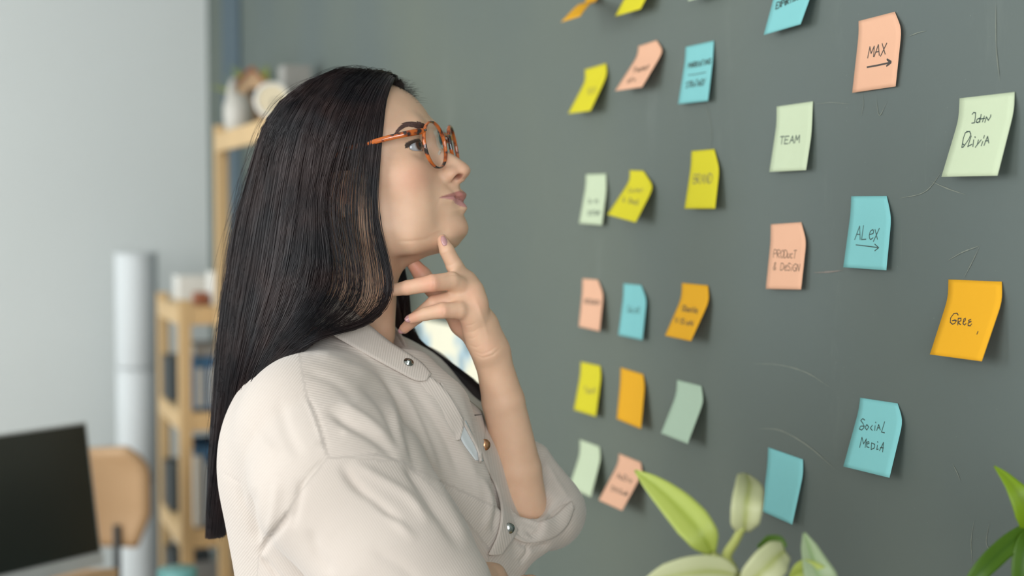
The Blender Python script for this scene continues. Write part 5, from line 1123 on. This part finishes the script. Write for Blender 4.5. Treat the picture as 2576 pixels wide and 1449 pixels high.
FG = np.array([guide(g) for g in [
 [(885, 175, 1.53), (850, 222, 1.58), (840, 310, 1.605), (840, 430, 1.605), (830, 560, 1.59), (810, 690, 1.58), (780, 810, 1.60), (720, 930, 1.60), (650, 1060, 1.58), (600, 1200, 1.55), (560, 1376, 1.53)],
 [(945, 185, 1.53), (925, 240, 1.585), (915, 330, 1.60), (915, 430, 1.60), (925, 540, 1.585), (950, 640, 1.575), (985, 720, 1.57), (1003, 790, 1.572), (1010, 850, 1.585), (1050, 893, 1.600), (1120, 950, 1.600), (1190, 1015, 1.585), (1225, 1060, 1.575), (1250, 1130, 1.56)],
 [(1005, 203, 1.52), (1022, 228, 1.545), (1000, 300, 1.575), (985, 400, 1.58), (985, 500, 1.572), (998, 600, 1.568), (1012, 690, 1.566), (1024, 760, 1.566), (1018, 820, 1.575), (1050, 868, 1.60), (1120, 922, 1.602), (1190, 985, 1.59), (1228, 1040, 1.575), (1262, 1120, 1.56)]]])
def interp_g(G, s):
    k = min(max(s, 0), len(G)-1-1e-6); i = int(k); f = k-i
    p0, p1, p2, p3 = G[max(i-1, 0)], G[i], G[i+1], G[min(i+2, len(G)-1)]
    return .5*((2*p1)+(-p0+p2)*f+(2*p0-5*p1+4*p2-p3)*f*f+(-p0+3*p1-3*p2+p3)*f**3)
hair = None
HC = V3(L2W(mm(-8, 0, 40)))
def inward(g):
    """unit vectors from the hair surface towards the body axis"""
    ax = np.stack([np.full(len(g), HC[0]), np.full(len(g), HC[1]), np.minimum(g[:, 2], HC[2])], 1); d = ax-g; return d/np.linalg.norm(d, axis=1)[:, None]
# opaque under-layer: scalp cap following the hairline, plus a sheet below it
cp = [Ell(L2W(capc+mm(2, 0, -3)), capr-.0085, .01, False, HR)]
V, Q = nets(cp, .003); L = W2L(V)
hl = .018+.40*L[:, 2]+.014*np.clip(1-np.abs(L[:, 1])/.05, 0, 1)
dist = hl-L[:, 0]; keep = (dist > 0) & (L[:, 2] > -.03-.0*L[:, 0]); t = np.clip(dist/.045, 0, 1)
cn = L-capc; shrink = (1-t)**2*.0065; L = L-cn/np.linalg.norm(cn, axis=1)[:, None]*shrink[:, None]
earz = (np.abs(L[:, 1]) > .06) & (L[:, 2] < .022) & (L[:, 0] > -.03); keep &= ~earz
Q = Q[keep[Q].all(1)]; used = np.unique(Q); mp_ = np.zeros(len(V), int); mp_[used] = np.arange(len(used))
hair = npmesh('hair', L2W(L)[used], mp_[Q], M_hair, woman); md = hair.modifiers.new('solid', 'SOLIDIFY'); md.thickness = .003
def sheet(G, s0, s1, ns_, ins, t0=0, name='hair'):
    S = np.linspace(s0, s1, ns_); V = []; n = G.shape[1]; i0 = int(t0*(n-1))
    for s in S:
        g = interp_g(G, s); V.append((g+inward(g)*ins)[i0:])
    V = [v[:int(len(v)*.965)] for v in V]; n = len(V[0]); V = np.concatenate(V); Q = []
    for a in range(ns_-1):
        i = np.arange(n-1); Q.append(np.stack([a*n+i, a*n+i+1, (a+1)*n+i+1, (a+1)*n+i], 1))
    o = npmesh(name, V, np.concatenate(Q), M_hair, woman); md = o.modifiers.new('solid', 'SOLIDIFY'); md.thickness = .003; return o
sheet(NG, 2.5, 8, 46, .009, .10); sheet(FG, 0, 1.2, 10, .006, .10); sheet(FG, 1.25, 1.95, 10, .004, .45)
rng = np.random.RandomState(3)
def strands(G, count, s0, s1, r, depth, wob, tcut=(.97, 1.0), w=None, spread=None, stray=0.0, npt=20):
    out = []; tt = np.linspace(0, 1, 56)
    for c in range(count):
        s = rng.uniform(s0, s1) if w is None else s0+(s1-s0)*w(rng.uniform())
        g = interp_g(G, s); inn = inward(g); tan = np.gradient(g, axis=0); tan /= np.linalg.norm(tan, axis=1)[:, None]; lat = np.cross(tan, inn)
        cl = round(s*14)/14; f1 = math.sin(cl*91.7)*2.1; f2 = math.sin(cl*37.3)*3; f3 = rng.uniform(0, 6.28); kk = rng.uniform(3, 11)
        o = lat*(wob*(.5*np.sin(tt*5+f1)*tt+.5*np.sin(tt*9+f2)*tt*tt))[:, None]
        dep = depth*rng.uniform(0, 1)**1.3
        o += inn*(dep-.0015+wob*.35*np.sin(tt*6+f2))[:, None]
        o += lat*(rng.normal(0, 1)*(spread or .0016)*np.minimum(1, tt*3))[:, None]+inn*(rng.normal(0, 1)*.0006*tt)[:, None]
        o += lat*(.0011*np.sin(tt*kk+f3)*np.minimum(1, tt*4))[:, None]
        if stray and rng.uniform() < stray:
            k = rng.uniform(.002, .018); o += -inn*(k*np.sin(np.clip(tt*1.2, 0, 1)*math.pi)*tt)[:, None]+lat*(rng.normal(0, .006)*tt**2)[:, None]
        e = int(56*rng.uniform(*tcut)); e = max(12, min(56, e)); p = (g+o)[:e]; step = np.linspace(0, e-1, min(npt, e)).astype(int); out.append((p[step], r*rng.uniform(.7, 1.3)))
    return out
st = strands(NG, 5400, 2.12, 8, .00030, .007, .0035, (.96, 1.0), stray=.015)
st += strands(NG, 190, 1.25, 2.3, .00024, .006, .005, (.9, 1.0), spread=.0035, stray=.02, npt=38)
st += strands(NG, 75, 0.0, 1.3, .00021, .006, .004, (.85, 1.0), spread=.003, stray=.03, npt=40)
st += strands(NG, 100, 0.0, .14, .00024, .004, .003, (.9, 1.0), spread=.0014, npt=40)
st += strands(NG, 620, .0, 2.2, .00042, .004, .003, (.15, .285), spread=.002, npt=16)
st += strands(NG, 260, .0, 1.25, .00028, .004, .003, (.26, .36), spread=.002)
st += strands(FG, 700, 0, 1.3, .00045, .006, .004, (.95, 1.0)); st += strands(FG, 520, 1.3, 2.0, .00034, .005, .003, (.9, 1.0), spread=.002)
hairs('hair_strands', st, M_hair, woman)
# flyaway hairs outside the back contour and short ones at the forehead
fl = []
for i in range(120):
    s = rng.uniform(4.5, 6.2); g = interp_g(NG, s); inn = inward(g); a = rng.randint(6, 38); b_ = min(56, a+rng.randint(10, 18)); p = g[a:b_].copy(); u = np.linspace(0, 1, len(p)); k = rng.uniform(.002, .014)
    p += -inn[a:b_]*(k*np.sin(u*math.pi*rng.uniform(.5, 1)))[:, None]; p += np.array([rng.normal(0, .004), rng.normal(0, .006), 0])*(u[:, None]**2); fl.append((p, .00014))
for i in range(420):
    x, y = 985+rng.uniform(0, 60), 0; y = np.interp(x, [985, 1010, 1035, 1050], [192, 202, 220, 242])+rng.uniform(0, 26)
    b0 = Wd(x-rng.uniform(0, 22), y+4, 1.50+rng.uniform(-.02, .03)); d0 = np.array([rng.uniform(-.3, 1), rng.normal(0, .4), rng.uniform(.25, 1)]); d0 /= np.linalg.norm(d0); ln = rng.uniform(.004, .012); u = np.linspace(0, 1, 7)[:, None]
    fl.append((b0+d0*ln*u+np.array([.5, 0, -.5])*ln*u*u*.9, .00012))
for i in range(60):
    g = interp_g(NG, rng.uniform(1, 6)); a = rng.randint(0, 3); inn = inward(g); p = g[a:a+9].copy(); u = np.linspace(0, 1, len(p)); p += -inn[a:a+9]*(rng.uniform(.002, .006)*np.sin(u*math.pi))[:, None]; fl.append((p, .00014))
hairs('flyaway_hairs', fl, M_hair, woman)
